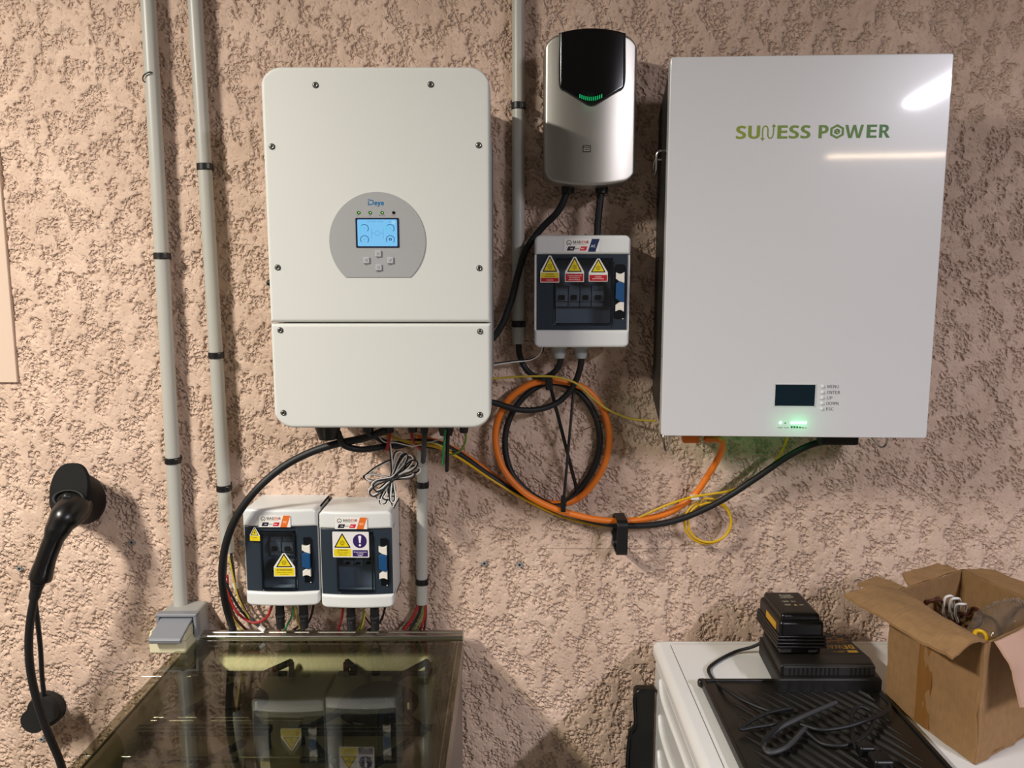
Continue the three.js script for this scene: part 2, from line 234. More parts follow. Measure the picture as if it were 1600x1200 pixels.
// ---------------------------------------------------------------- inverter
{
  const FZ = 0.235, cx = -0.2042, w = 0.342, y0 = P(600, 669, FZ).y, y1 = P(600, 104, FZ).y, o = thing('solar_inverter', 'large white wall inverter with a round grey panel and lit blue screen', 'inverter', [cx, y0, 0]);
  const H = y1 - y0, hw = w / 2, ys = P(600, 504.5, FZ).y - y0;
  part('casing', join([box(w - 0.008, H - 0.016, 0.15, 0.001, H / 2, 0.118, 0.01), box(w - 0.03, H - 0.03, 0.045, 0, H / 2, 0.022)]), M.bodyWhite, o);
  for (let i = 0; i < 9; i++) part('cooling_fin', box(0.004, H - 0.16, 0.02, hw - 0.002, H / 2 - 0.01, 0.04 + i * 0.014), M.bodyWhite, o);
  part('upper_cover', plate({ x0: -hw, x1: hw, top: roundTop(-hw, hw, H, 0.03), bot: () => ys + 0.0011, base: () => FZ, zb: FZ - 0.042, r: 0.005, R: 0.03 }), M.coverWhite, o);
  part('lower_cover', plate({ x0: -hw, x1: hw, top: () => ys - 0.0011, bot: roundBot(-hw, hw, 0, 0.03), base: () => FZ, zb: FZ - 0.042, r: 0.005, R: 0.03 }), M.coverWhite, o);
  const loc = (px, py, z = FZ) => { const p = P(px, py, z); return [p.x - cx, p.y - y0]; };
  for (const [px, py] of [[493, 133], [673, 132], [425, 229], [748, 227], [434, 418], [749, 419], [438, 516], [750, 518], [443, 645], [750, 648]]) {
    const [x, y] = loc(px, py), s = part('screw', join([cyl(0.0046, 0.0046, 0.0006, x, y, FZ + 0.0003, 'z')]), M.blackMatt, o, 'dark washer with a steel socket screw');
    const t = new THREE.TorusGeometry(0.0027, 0.0010, 8, 20); part('head', join([at(t, x, y, FZ + 0.0012), cyl(0.0026, 0.0026, 0.0008, x, y, FZ + 0.0007, 'z')]), M.screwSteel, s);
    part('socket', cyl(0.0014, 0.0014, 0.0004, x, y, FZ + 0.0013, 'z', 6), M.black, s);
  }
  // round control panel, flat at the foot
  const [pcx, pcy] = loc(590, 377), rad = (loc(665, 377)[0] - loc(515, 377)[0]) / 2, cut = loc(590, 433)[1], a = Math.asin((cut - pcy) / rad);
  const sh = new THREE.Shape(); sh.absarc(0, 0, rad, a, Math.PI - a, false); sh.closePath();
  const pg = new THREE.ExtrudeGeometry(sh, { depth: 0.0010, bevelEnabled: true, bevelSize: 0.0004, bevelThickness: 0.0004, bevelSegments: 1, curveSegments: 60 }); const pp = pg.attributes.position, pu = pg.attributes.uv;
  for (let i = 0; i < pp.count; i++) pu.setXY(i, pp.getX(i) / (2.1 * rad) + 0.5, pp.getY(i) / (2.1 * rad) + 0.5);
  const S = 1024, k = S / (2.1 * 75); // canvas pixels per photograph pixel
  const print = canvasTex(S, S, g => {
    g.fillStyle = '#a3a5a5'; g.fillRect(0, 0, S, S); const X = x => S / 2 + (x - 590) * k, Y = y => S / 2 + (y - 377) * k;
    g.fillStyle = '#16669a'; g.strokeStyle = '#16669a'; g.textBaseline = 'alphabetic'; g.textAlign = 'left';
    g.lineWidth = 1.7 * k; g.beginPath(); g.moveTo(X(577.4), Y(316)); g.lineTo(X(577.4), Y(321.2)); g.lineTo(X(580.5), Y(321.2)); g.quadraticCurveTo(X(585), Y(321), X(585), Y(317.8)); g.quadraticCurveTo(X(585), Y(314.4), X(580.5), Y(314.4)); g.lineTo(X(578.6), Y(314.4)); g.stroke();
    g.fillRect(X(576.5), Y(312.8), 1.8 * k, 1.8 * k); g.font = `bold ${9.2 * k}px sans-serif`; g.fillText('eye', X(586), Y(321.8)); g.lineWidth = 0.5 * k; g.strokeText('eye', X(586), Y(321.8));
    g.fillStyle = '#3b3f48'; g.textAlign = 'center'; g.font = `${3 * k}px sans-serif`;
    [['DC', 561], ['AC', 579.5], ['Normal', 598]].forEach(([s, x]) => g.fillText(s, X(x), Y(338.6))); g.fillStyle = '#a03a34'; g.fillText('Alarm', X(616.5), Y(338.6));
    g.fillStyle = '#3b3f58'; g.fillText('Up', X(590.6), Y(404)); g.fillText('Esc', X(572), Y(414.6)); g.fillText('Enter', X(609.5), Y(414.6)); g.fillText('Down', X(591), Y(425));
  });
  const panel = part('control_panel', at(pg, pcx, pcy, FZ), new THREE.MeshStandardMaterial({ map: print, roughness: 0.45 }), o, 'round grey panel cut flat at its foot');
  const pz = FZ + 0.0018, px2 = q => loc(q, 364)[0], py2 = q => loc(590, q)[1];
  const sw = px2(623.5) - px2(556.5), shh = py2(341) - py2(387), sx = px2(590), sy = py2(364);
  part('screen_bezel', at(extr(rrect(sw + 0.0005, shh + 0.0005, 0.0015), 0.0012), sx, sy, FZ + 0.001), mat(0x1b2038, 0.3), panel);
  const lcd = canvasTex(512, 352, (g, W, Hh) => {
    g.fillStyle = '#7fc6f4'; g.fillRect(0, 0, W, Hh); g.strokeStyle = '#2d5f88'; g.lineWidth = 9;
    for (const [x, y] of [[90, 118], [422, 118], [90, 264], [422, 264]]) { g.beginPath(); g.arc(x, y, 52, Math.PI * 0.8, Math.PI * 2.25); g.stroke(); }
    g.strokeStyle = '#3ddbe0'; for (const [x, y] of [[90, 118], [422, 118]]) { g.beginPath(); g.arc(x, y, 52, Math.PI * 0.8, Math.PI * 1.25); g.stroke(); }
    g.lineWidth = 5; g.strokeStyle = '#5b9cc8'; g.beginPath(); g.arc(256, 180, 30, 0, 7); g.stroke(); for (const s of [-1, 1]) { g.beginPath(); g.moveTo(256 + s * 40, 180); g.lineTo(256 + s * 75, 180); g.moveTo(256 + s * 75, 120); g.lineTo(256 + s * 75, 250); g.stroke(); }
    g.strokeStyle = '#eaf7ff'; g.beginPath(); g.arc(465, 36, 17, 0, 7); g.stroke(); g.fillStyle = '#2b4a74'; g.fillRect(404, 246, 36, 30); g.fillStyle = '#4d86b4'; g.font = '22px sans-serif'; g.textAlign = 'center';
    g.fillText('01/01/2024 12:30:20', 232, 36); g.fillText('ON', 420, 42); g.font = '18px sans-serif'; g.fillText('PV', 90, 125); g.fillText('AC', 422, 125); g.fillText('BAT', 90, 272); g.fillStyle = '#7fc6f4'; g.fillRect(414, 256, 16, 12);
  });
  part('screen', sheet(sw - 0.005, shh - 0.004, 0.0003, sx, sy, FZ + 0.0021), new THREE.MeshStandardMaterial({ color: 0x000000, emissive: 0xffffff, emissiveMap: lcd, emissiveIntensity: 0.95, roughness: 0.2 }), panel, 'lit blue liquid crystal screen');
  const glow = new THREE.RectAreaLight(0x8ccbf5, 0.8, sw - 0.005, shh - 0.004); glow.position.set(sx, sy, FZ + 0.004); glow.rotation.y = Math.PI; glow.castShadow = true; glow.name = 'screen_light'; o.add(glow);
  [561.5, 579.5, 598, 616].forEach((q, i) => { const l = part('indicator', join([cyl(0.0024, 0.0024, 0.0008, px2(q), py2(332.5), FZ + 0.0016, 'z', 16)]), M.ledDark, panel, i < 3 ? 'green indicator lamp' : 'unlit indicator lamp');
    if (i < 3) part('lens', ball(0.0012, px2(q) + 0.0004, py2(332.5), FZ + 0.0019, 10), new THREE.MeshStandardMaterial({ color: 0x2a8a20, emissive: 0x86ff50, emissiveIntensity: 0.8 }), l); });
  [[590.6, 396.5, 0], [572, 407, 1], [609.5, 407, 2], [591, 418, 3]].forEach(([qx, qy, kind]) => { const x = px2(qx), y = py2(qy), b = part('button', box(0.0098, 0.0098, 0.003, x, y, FZ + 0.0022, 0.0012), mat(0xb4b5b8, 0.3), panel);
    const s = 0.0022, z = FZ + 0.0037, mk = kind === 2 ? join([box(0.0016, 0.0006, 0.0003).rotateZ(-0.8).translate(x - 0.0012, y - 0.0006, z), box(0.0042, 0.0006, 0.0003).rotateZ(0.85).translate(x + 0.0008, y + 0.0002, z)]) : at(new THREE.TorusGeometry(s, 0.0003, 4, 3).rotateZ([Math.PI / 2, Math.PI, 0, -Math.PI / 2][kind]), x, y, z);
    part('symbol', mk, mat(0x41506e, 0.5), b); });
  // stub aerial on the side, glands below
  const [ax, ay] = loc(418, 442, 0.15); part('aerial', join([cyl(0.006, 0.005, 0.036, -hw - 0.014, ay, 0.13, 'x'), ball(0.005, -hw - 0.032, ay, 0.13)]), M.black, o, 'black aerial stub');
  const gl = (px, r, py, z = 0.125) => { const p = P(px, py, z), yb = p.y - y0, h = 0.02 - yb; part('cable_gland', join([cyl(r, r * 1.05, h * 0.55, p.x - cx, 0.02 - h * 0.275, z, 'y', 12), cyl(r * 1.02, r * 0.66, h * 0.45, p.x - cx, yb + h * 0.225, z, 'y', 20)]), M.black, o, 'black cable gland'); };
  gl(513, 0.0235, 686); gl(575, 0.013, 675); gl(610, 0.008, 676); gl(645, 0.011, 675); gl(663, 0.009, 677); gl(697, 0.016, 680); gl(725, 0.010, 676);
}

// ---------------------------------------------------------------- silver charging wallbox
{
  const d = 0.105, o = thing('charging_wallbox', 'silver wallbox with a glossy black shield and green light bars', 'charger', [0.1315, P(920, 290, d).y, 0]);
  const cx = 0.1315, y0 = o.position.y, H = P(920, 45, d).y - y0, hw = 0.0775, R = 0.02;
  const topE = x => H - 0.012 * (x / hw) ** 2, botE = x => 0.011 * (x / hw) ** 2;
  const drop = x => { const e = Math.min(x + hw, hw - x); return e < R ? R - Math.sqrt(Math.max(0, R * R - (R - e) * (R - e))) : 0; }, top = x => topE(x) - drop(x), bot = x => botE(x) + drop(x);
  const base = x => d - 0.012 * (x / hw) ** 2;
  part('back_shell', join([box(2 * hw - 0.012, H - 0.03, 0.06, 0, H / 2, 0.032, 0.01)]), M.black, o);
  part('front_shell', plate({ x0: -hw, x1: hw, top, bot, base: x => base(x) - 0.002, zb: 0.05, r: 0.005, R, nx: 24 }), mat(0xaaa79f, 0.34, 0.85), o);
  const L = (px, py) => { const p = P(px, py, d); return [p.x - cx, p.y - y0]; };
  const vw = (L(976, 100)[0] - L(875, 100)[0]) / 2, vx = (L(976, 100)[0] + L(875, 100)[0]) / 2, vb = L(922, 164)[1], vs = L(875, 132)[1];
  const vbot = x => { const t = Math.min(1, Math.abs(x) / vw); return vb + (vs - vb) * (t < 0.18 ? t * t / 0.36 + 0.0 : t > 0.86 ? 0.77 + (t - 0.86) ** 2 * 11.7 : (t - 0.09)); };
  const visor = part('visor', at(plate({ x0: -vw, x1: vw, top: x => topE(x + vx) + 0.001, bot: vbot, base: x => base(x + vx) + 0.0015, zb: 0.06, r: 0.0022, nx: 30 }), vx, 0, 0), M.blackGloss, o, 'glossy black shield');
  const edge = []; for (let i = 0; i <= 24; i++) { const x = -vw + 2 * vw * i / 24; edge.push(V(x + vx, vbot(x) - 0.0006, base(x + vx) - 0.0012)); } edge.unshift(V(-vw + vx - 0.0008, topE(vx - vw), base(vx - vw) - 0.0012)); edge.push(V(vw + vx + 0.0008, topE(vx + vw), base(vx + vw) - 0.0012));
  part('visor_rim', tubeV(edge, 0.0014, 160, 6), M.darkSteel, o);
  for (let i = 0; i < 12; i++) { const px = 906 + i * 3.1, py = 152.5 + 4.4 * (1 - ((i - 5.5) / 5.5) ** 2) - 2.2, [x, y] = L(px, py); part('light_bar', box(0.0008, 0.0060, 0.0006, x, y, base(x) + 0.0017), new THREE.MeshStandardMaterial({ color: 0x0c8a50, emissive: 0x18f08c, emissiveIntensity: 0.9 }), visor, 'green light bar'); }
  const [lx, ly] = L(923, 155); const gl = new THREE.PointLight(0x20f090, 0.0002, 0, 2); gl.position.set(lx, ly, d + 0.012); gl.castShadow = true; gl.name = 'bar_light'; o.add(gl);
  const [bx, by] = L(917, 232);
  part('badge', sheet(0.0135, 0.0115, 0.0006, bx, by, base(bx) - 0.0019), new THREE.MeshStandardMaterial({ roughness: 0.4, map: canvasTex(128, 108, (g, w, h) => { g.fillStyle = '#2e2a26'; g.fillRect(0, 0, w, h); g.fillStyle = '#8f8a80'; g.fillRect(14, 40, 100, 50); g.fillStyle = '#2e2a26'; g.fillRect(24, 58, 80, 14); g.fillStyle = '#8f8a80'; g.fillRect(14, 14, 100, 10); }) }), o, 'small dark badge');
  for (const px of [887, 940]) { const p = P(px, 292, 0.06); part('cable_gland', cyl(0.012, 0.0105, 0.024, p.x - cx, 0.004, 0.06), M.black, o); }
}

// ---------------------------------------------------------------- modular enclosures with smoked doors
const arc = (x, w, s) => -s * (2 * x / w) ** 2;
function maker(kind) { // the maker's print: arrow mark, MADENR, flag slashes, coloured tab
  return new THREE.MeshStandardMaterial({ roughness: 0.4, map: canvasTex(512, 190, (g, w, h) => {
    g.fillStyle = '#e9e6e0'; g.fillRect(0, 0, w, h); g.strokeStyle = '#222'; g.lineWidth = 9; g.beginPath(); g.arc(76, 56, 32, Math.PI * 0.75, Math.PI * 2.25); g.stroke(); g.beginPath(); g.moveTo(52, 92); g.lineTo(76, 64); g.lineTo(100, 92); g.stroke();
    g.font = 'bold 56px sans-serif'; g.textBaseline = 'middle'; g.fillStyle = '#1a1a1c'; g.fillText('MAD', 128, 48); const m = g.measureText('MAD').width; g.fillStyle = '#d8402c'; g.fillText('E', 128 + m, 48); g.fillText('N', 128 + m + 30, 48); g.fillStyle = '#1a1a1c'; g.fillText('R', 128 + m + 68, 48);
    g.fillStyle = '#9a9690'; g.fillRect(130, 80, 190, 5);
    const slash = (x, y, a, b, c) => { g.fillStyle = c; g.beginPath(); g.moveTo(x + 22, y); g.lineTo(x + a + 22, y); g.lineTo(x + a, y + b); g.lineTo(x, y + b); g.fill(); };
    slash(44, 112, 100, 62, '#15182c'); slash(226, 112, 92, 62, '#d01f34'); g.font = 'bold 24px sans-serif'; g.fillStyle = '#fff'; g.fillText('THE', 90, 144); g.fillStyle = '#20242e'; g.fillText('SMART', 150, 144); g.fillStyle = '#fff'; g.fillText('BOX', 246, 144);
    g.fillStyle = kind === 'AC' ? '#142a52' : '#e2702a'; g.beginPath(); g.moveTo(400, 0); g.lineTo(512, 0); g.lineTo(452, 190); g.lineTo(345, 190); g.fill(); g.font = 'bold 52px sans-serif'; g.fillStyle = kind === 'AC' ? '#d4dbe6' : '#f4c9a4'; g.fillText(kind, 388, 106);
  }) });
}
const sunMark = (g, x, y, s) => { g.strokeStyle = '#161410'; g.fillStyle = '#161410'; g.lineWidth = s * 0.11; g.beginPath(); g.arc(x, y, s * 0.42, 0, 7); g.stroke(); for (let i = 0; i < 8; i++) { const a = i * Math.PI / 4; g.beginPath(); g.moveTo(x + Math.cos(a) * s * 0.56, y + Math.sin(a) * s * 0.56); g.lineTo(x + Math.cos(a) * s * 0.78, y + Math.sin(a) * s * 0.78); g.stroke(); } bolt(g, x, y, s * 0.32); };
const bolt = (g, x, y, s) => { g.beginPath(); g.moveTo(x + s * 0.3, y - s); g.lineTo(x - s * 0.5, y + s * 0.15); g.lineTo(x, y + s * 0.15); g.lineTo(x - s * 0.25, y + s); g.lineTo(x + s * 0.55, y - s * 0.2); g.lineTo(x + 0.05 * s, y - s * 0.2); g.closePath(); g.fill(); };
function tri(g, x, y, s) { g.lineJoin = 'round'; g.beginPath(); g.moveTo(x, y - s); g.lineTo(x + s * 0.98, y + s * 0.72); g.lineTo(x - s * 0.98, y + s * 0.72); g.closePath(); g.fillStyle = '#e6cf18'; g.fill(); g.strokeStyle = '#161410'; g.lineWidth = s * 0.14; g.stroke(); }
const house = [[-0.5, -0.5], [0.5, -0.5], [0.5, -0.09], [0.06, 0.5], [-0.06, 0.5], [-0.5, -0.09]];
function sticker(kind) {
  return new THREE.MeshStandardMaterial({ roughness: 0.4, map: canvasTex(256, 300, (g, w, h) => {
    g.fillStyle = '#e8e5da'; g.fillRect(0, 0, w, h); tri(g, 128, 108, 92); g.textAlign = 'center'; g.textBaseline = 'middle';
    if (kind === 'bolt') { g.fillStyle = '#161410'; bolt(g, 128, 118, 46); g.fillStyle = '#e6cf18'; g.fillRect(0, 190, w, 110); g.fillStyle = '#222'; g.font = 'bold 30px sans-serif'; g.fillText('DANGER', 128, 228); g.font = '20px sans-serif'; g.fillText('Haute tension', 128, 262); }
    else sunMark(g, 128, 122, 46);
    if (kind === 'attention') { g.fillStyle = '#e6cf18'; g.fillRect(8, 190, w - 16, 102); g.fillStyle = '#1d1b12'; g.font = 'bold 34px sans-serif'; g.fillText('ATTENTION', 128, 216); g.font = '18px sans-serif'; g.fillText('Câbles courant continu', 128, 248); g.fillText('sous tension', 128, 272); }
    const red = (y, t) => { g.fillStyle = '#b5141e'; g.fillRect(8, y, w - 16, 292 - y); g.fillStyle = '#f0dcd8'; g.font = 'bold 21px sans-serif'; t.forEach((s, i) => g.fillText(s, 128, y + 22 + i * 24)); };
    if (kind === 'two') { g.fillStyle = '#d9c416'; g.fillRect(8, 190, w - 16, 56); g.fillStyle = '#2a2618'; g.font = 'bold 19px sans-serif'; g.fillText('Installation', 128, 206); g.fillText('photovoltaïque', 128, 230); red(248, ['2 sources']); }
    if (kind === 'three') red(202, ['Coupure réseau de', 'distribution et', 'photovoltaïque']);
    if (kind === 'pair') red(214, ['Coupure', 'photovoltaïque']);
  }) });
}
function plateSticker() {
  return new THREE.MeshStandardMaterial({ roughness: 0.35, map: canvasTex(512, 360, (g, w, h) => {
    g.fillStyle = '#e4e1df'; g.fillRect(0, 0, w, h); tri(g, 138, 140, 108); sunMark(g, 138, 158, 54); g.fillStyle = '#e2cc1c'; g.fillRect(18, 242, 244, 104); g.textAlign = 'center'; g.textBaseline = 'middle'; g.fillStyle = '#1d1b12'; g.font = 'bold 26px sans-serif'; g.fillText('ATTENTION', 140, 260); g.font = '19px sans-serif'; g.fillText('Câbles sous tension', 140, 286); g.fillText('courant continu', 140, 308); g.fillText('même le jour', 140, 330);
    g.fillStyle = '#33205e'; g.beginPath(); g.arc(384, 130, 98, 0, 7); g.fill(); g.fillRect(278, 256, 216, 92); g.fillStyle = '#f0eef2'; g.beginPath(); g.moveTo(362, 62); g.quadraticCurveTo(384, 44, 406, 62); g.lineTo(394, 158); g.lineTo(374, 158); g.fill(); g.beginPath(); g.arc(384, 188, 16, 0, 7); g.fill(); g.font = 'bold 20px sans-serif'; g.fillText('Ne pas manœuvrer', 386, 282); g.fillText('en charge', 386, 306); g.fillText('danger', 386, 330);
  }) });
}
// o: width, height, depth, header and footer heights, door window [x0,x1,y0,y1], latch [x, y0, y1]
function enclosure(label, px, py, z, c) {
  const b = P(px, py, z), o = thing('breaker_enclosure', label, 'electrical box', [b.x, b.y, 0], 'white breaker enclosures'), { w, h, d, hd, ft, win, latch, sag } = c, hw = w / 2;
  const bodyD = d - 0.034, wall = 0.004;
  part('body', join([box(w - 0.006, 0.005, bodyD, 0, h - 0.006, bodyD / 2), box(w - 0.006, 0.005, bodyD, 0, 0.006, bodyD / 2), box(wall, h - 0.008, bodyD, -hw + 0.005, h / 2, bodyD / 2), box(wall, h - 0.008, bodyD, hw - 0.005, h / 2, bodyD / 2), box(w - 0.006, h - 0.008, 0.004, 0, h / 2, 0.002)]), M.boxWhite, o);
  const ringTop = roundTop(-hw, hw, h, 0.010), ringBot = roundBot(-hw, hw, 0, 0.010), zf = x => d + arc(x, w, sag);
  const fz0 = bodyD - 0.004;
  part('header', plate({ x0: -hw, x1: hw, top: ringTop, bot: () => h - hd, base: zf, zb: fz0, r: 0.005, R: 0.010, nx: 16 }), M.boxWhite, o);
  part('footer', plate({ x0: -hw, x1: hw, top: () => ft, bot: ringBot, base: zf, zb: fz0, r: 0.005, R: 0.010, nx: 16 }), M.boxWhite, o);
  const sideW = c.sideW ?? 0.003;
for (const s of [-1, 1]) part('frame_side', box(sideW, h - hd - ft + 0.004, zf(hw) - 0.006 - fz0, s * (hw - sideW / 2), (h - hd + ft) / 2, (zf(hw) - 0.006 + fz0) / 2), M.boxWhite, o);
  // smoked door: opaque dark flange around a clear smoked pocket
  const dw = w - 2 * sideW, dh = h - hd - ft - 0.001, dy = ft + 0.0005, zd = x => zf(x) - 0.0035;
  const [wx0, wx1, wy0, wy1] = win, door = part('door', join([
    plate({ x0: -dw / 2, x1: wx0, top: () => dy + dh, bot: () => dy, base: zd, zb: d - 0.016, r: 0.0012, nx: 6 }),
    plate({ x0: wx1, x1: dw / 2, top: () => dy + dh, bot: () => dy, base: zd, zb: d - 0.016, r: 0.0012, nx: 6 }),
    plate({ x0: wx0, x1: wx1, top: () => dy + dh, bot: () => wy1, base: zd, zb: d - 0.016, r: 0.0012, nx: 6 }),
    plate({ x0: wx0, x1: wx1, top: () => wy0, bot: () => dy, base: zd, zb: d - 0.016, r: 0.0012, nx: 6 })]), M.doorDark, o, 'dark smoked door');
  const wm = (wx0 + wx1) / 2, wym = (wy0 + wy1) / 2, lipZ = zd(wm) - 0.0005;
  const fr = rrect(wx1 - wx0 - 0.001, wy1 - wy0 - 0.001, 0.006), hol = rrect(wx1 - wx0 - 0.007, wy1 - wy0 - 0.007, 0.004); fr.holes.push(hol);
  part('window_lip', at(extr(fr, 0.003, 0.0008), wm, wym, lipZ), mat(0x0e141b, 0.2), door);
  part('window', box(wx1 - wx0 - 0.002, wy1 - wy0 - 0.002, 0.0012, wm, wym, lipZ - 0.002), M.smoke, door, 'smoked clear window');
  // breakers behind the window
  part('inner_panel', box(w - 0.014, h - 0.02, 0.003, 0, h / 2, bodyD - 0.012), M.innerGrey, o);
  for (const [x, y, bw, bh] of c.breakers) { const br = part('breaker', join([box(bw - 0.0008, bh, 0.012, x, y, bodyD - 0.005, 0.001), box(bw - 0.0008, bh * 0.5, 0.006, x, y, bodyD + 0.003, 0.001)]), M.breaker, o);
    part('toggle', box(bw * 0.45, bh * 0.22, 0.006, x, y - bh * 0.06, bodyD + 0.008, 0.001), M.black, br); }
  // latch in its pocket
  const [lx, ly0, ly1] = latch, lm = (ly0 + ly1) / 2, lh = ly1 - ly0, lz = zd(lx), lw = 0.0145;
  const lt = part('latch', at(extr(rrect(lw + 0.006, lh + 0.022, 0.006), 0.0016, 0.0005), lx, lm, lz - 0.0010), mat(0x0a0e14, 0.25), o, 'blue latch between white hinge blocks');
  part('grip', at(extr(poly([[-lw / 2, lh * 0.19], [-lw * 0.2, lh * 0.24], [lw / 2, lh * 0.20], [lw / 2, -lh * 0.24], [lw * 0.1, -lh * 0.24], [-lw / 2, -lh * 0.17]]), 0.007, 0.0012), lx, lm + lh * 0.005, lz), M.blue, lt, 'blue grip');
  for (const s of [1, -1]) part('hinge_block', at(extr(poly([[-lw / 2, s * lh * 0.46], [-lw * 0.15, s * lh * 0.43], [lw * 0.15, s * lh * 0.43], [lw / 2, s * lh * 0.47], [lw / 2, s * lh * 0.21], [-lw * 0.1, s * lh * 0.25], [-lw / 2, s * lh * 0.31]]), 0.005, 0.0008), lx, lm, lz), M.latchWhite, lt, 'white hinge block');
  part('lock_dot', ball(0.0011, lx + 0.006, ly0 - 0.010, lz + 0.001, 8), M.latchWhite, lt);
  // prints
  const stick = (g, x, y, z, m, name, lab) => { g.rotateY(Math.atan(8 * sag * x / (w * w))); return part(name, at(g, x, y, z), m, o, lab); };
  const [mx, my, mw, mh] = c.maker; stick(sheet(mw, mh, 0.0003, 0, 0, 0), mx, my, zf(mx) + 0.0001, maker(c.kind), 'maker_label', 'maker label with a slanted tab');
  const what = { bolt: 'small yellow high voltage sticker', attention: 'yellow attention sticker', two: 'yellow triangle over yellow and red bands', three: 'yellow triangle over a deep red band', pair: 'yellow triangle over a narrow red band', plate: 'white sign with yellow triangle and purple exclamation disc' };
  for (const [kind, x, y, sw, shh] of c.stickers) { const flat = kind === 'plate', zz = x + sw / 2 > wx0 && x - sw / 2 < wx1 ? Math.max(lipZ + 0.0032, zd(x) + 0.0006) : zd(x) + 0.0006; stick(sheet(sw, shh, 0.0003, 0, 0, 0, flat ? null : house), x, y, zz + (flat ? 0.0014 : 0), flat ? plateSticker() : sticker(kind), 'warning_sticker', what[kind]); }
  return o;
}
function enclosureFromPhoto(label, px, py, d, w, h, kind, q) {
  const b = P(px, py, d), L = (x, y) => { const p = P(x, y, d - 0.004); return [p.x - b.x, p.y - b.y]; };
  const rect = (x, y, pw, ph) => { const [cx, cy] = L(x, y), s = L(x + pw / 2, y)[0] - L(x - pw / 2, y)[0], t = L(x, y - ph / 2)[1] - L(x, y + ph / 2)[1]; return [cx, cy, s, t]; };
  const wx = q.win, [ax, ay] = L(wx[0], wx[2]), [bx, by] = L(wx[1], wx[3]);
  const breakers = q.breakers.map(r => rect(...r)).map(([x, y, s, t]) => [x * 1.02, y, s, t]);
  const [lx, l1] = L(q.latch[0], q.latch[1]), [, l0] = L(q.latch[0], q.latch[2]);
  return enclosure(label, px, py, d, { w, h, d, hd: h - L(px, q.header)[1], ft: L(px, q.footer)[1], win: [ax, bx, by, ay], latch: [lx, l0, l1], sag: q.sag, sideW: q.sideW, kind, breakers, maker: rect(...q.maker), stickers: q.stickers.map(s => [s[0], ...rect(...s.slice(1))]) });
}
const acBox = enclosureFromPhoto('white enclosure with a dark blue tab and three red-banded warning stickers', 909, 543, 0.100, 0.164, 0.192, 'AC', {
  win: [866, 956, 404, 508], header: 397.5, footer: 515.5, latch: [969, 423, 489], sag: 0.0015, sideW: 0.004, breakers: [[880, 463, 20, 34], [899, 463, 18, 34], [917, 463, 18, 34], [936, 463, 20, 34]], maker: [908.5, 383.5, 56, 20],
  stickers: [['two', 859, 420.5, 29.5, 42], ['three', 897.5, 421, 29.5, 39], ['pair', 934.5, 422, 29.5, 36]] });
for (const px of [874, 908]) { const p = P(px, 543, 0.055), cx = p.x - acBox.position.x; part('cable_gland', join([cyl(0.0135, 0.0135, 0.006, cx, -0.003, 0.055), cyl(0.012, 0.012, 0.010, cx, -0.009, 0.055, 'y', 6), cyl(0.0118, 0.009, 0.010, cx, -0.018, 0.055)]), M.gland, acBox, 'pale grey cable gland'); }
const dcBoxA = enclosureFromPhoto('white enclosure with an orange tab, two yellow triangle stickers and a dark door', 441, 948, 0.110, 0.133, 0.180, 'DC', {
  win: [406, 465, 830, 922], header: 823, footer: 924.5, latch: [478, 849, 902], sag: 0.006, sideW: 0.0015, breakers: [[424, 862, 18, 30], [443, 862, 18, 30], [424, 897, 18, 24], [443, 897, 18, 24]], maker: [430, 813.5, 50, 18],
  stickers: [['bolt', 399, 833.5, 16.5, 21], ['attention', 445, 881.5, 33, 36]] });
const dcBoxB = enclosureFromPhoto('white enclosure with an orange tab and a purple exclamation sign, under the wire bundle', 558, 951.5, 0.110, 0.131, 0.180, 'DC', {
  win: [525, 585, 832, 925], header: 826.5, footer: 929.5, latch: [598, 851, 907], sag: 0.006, sideW: 0.0015, breakers: [[540, 886, 16, 14], [556, 886, 16, 14], [572, 886, 16, 14]], maker: [549, 816.5, 51, 18],
  stickers: [['plate', 549, 849.5, 57, 40]] });

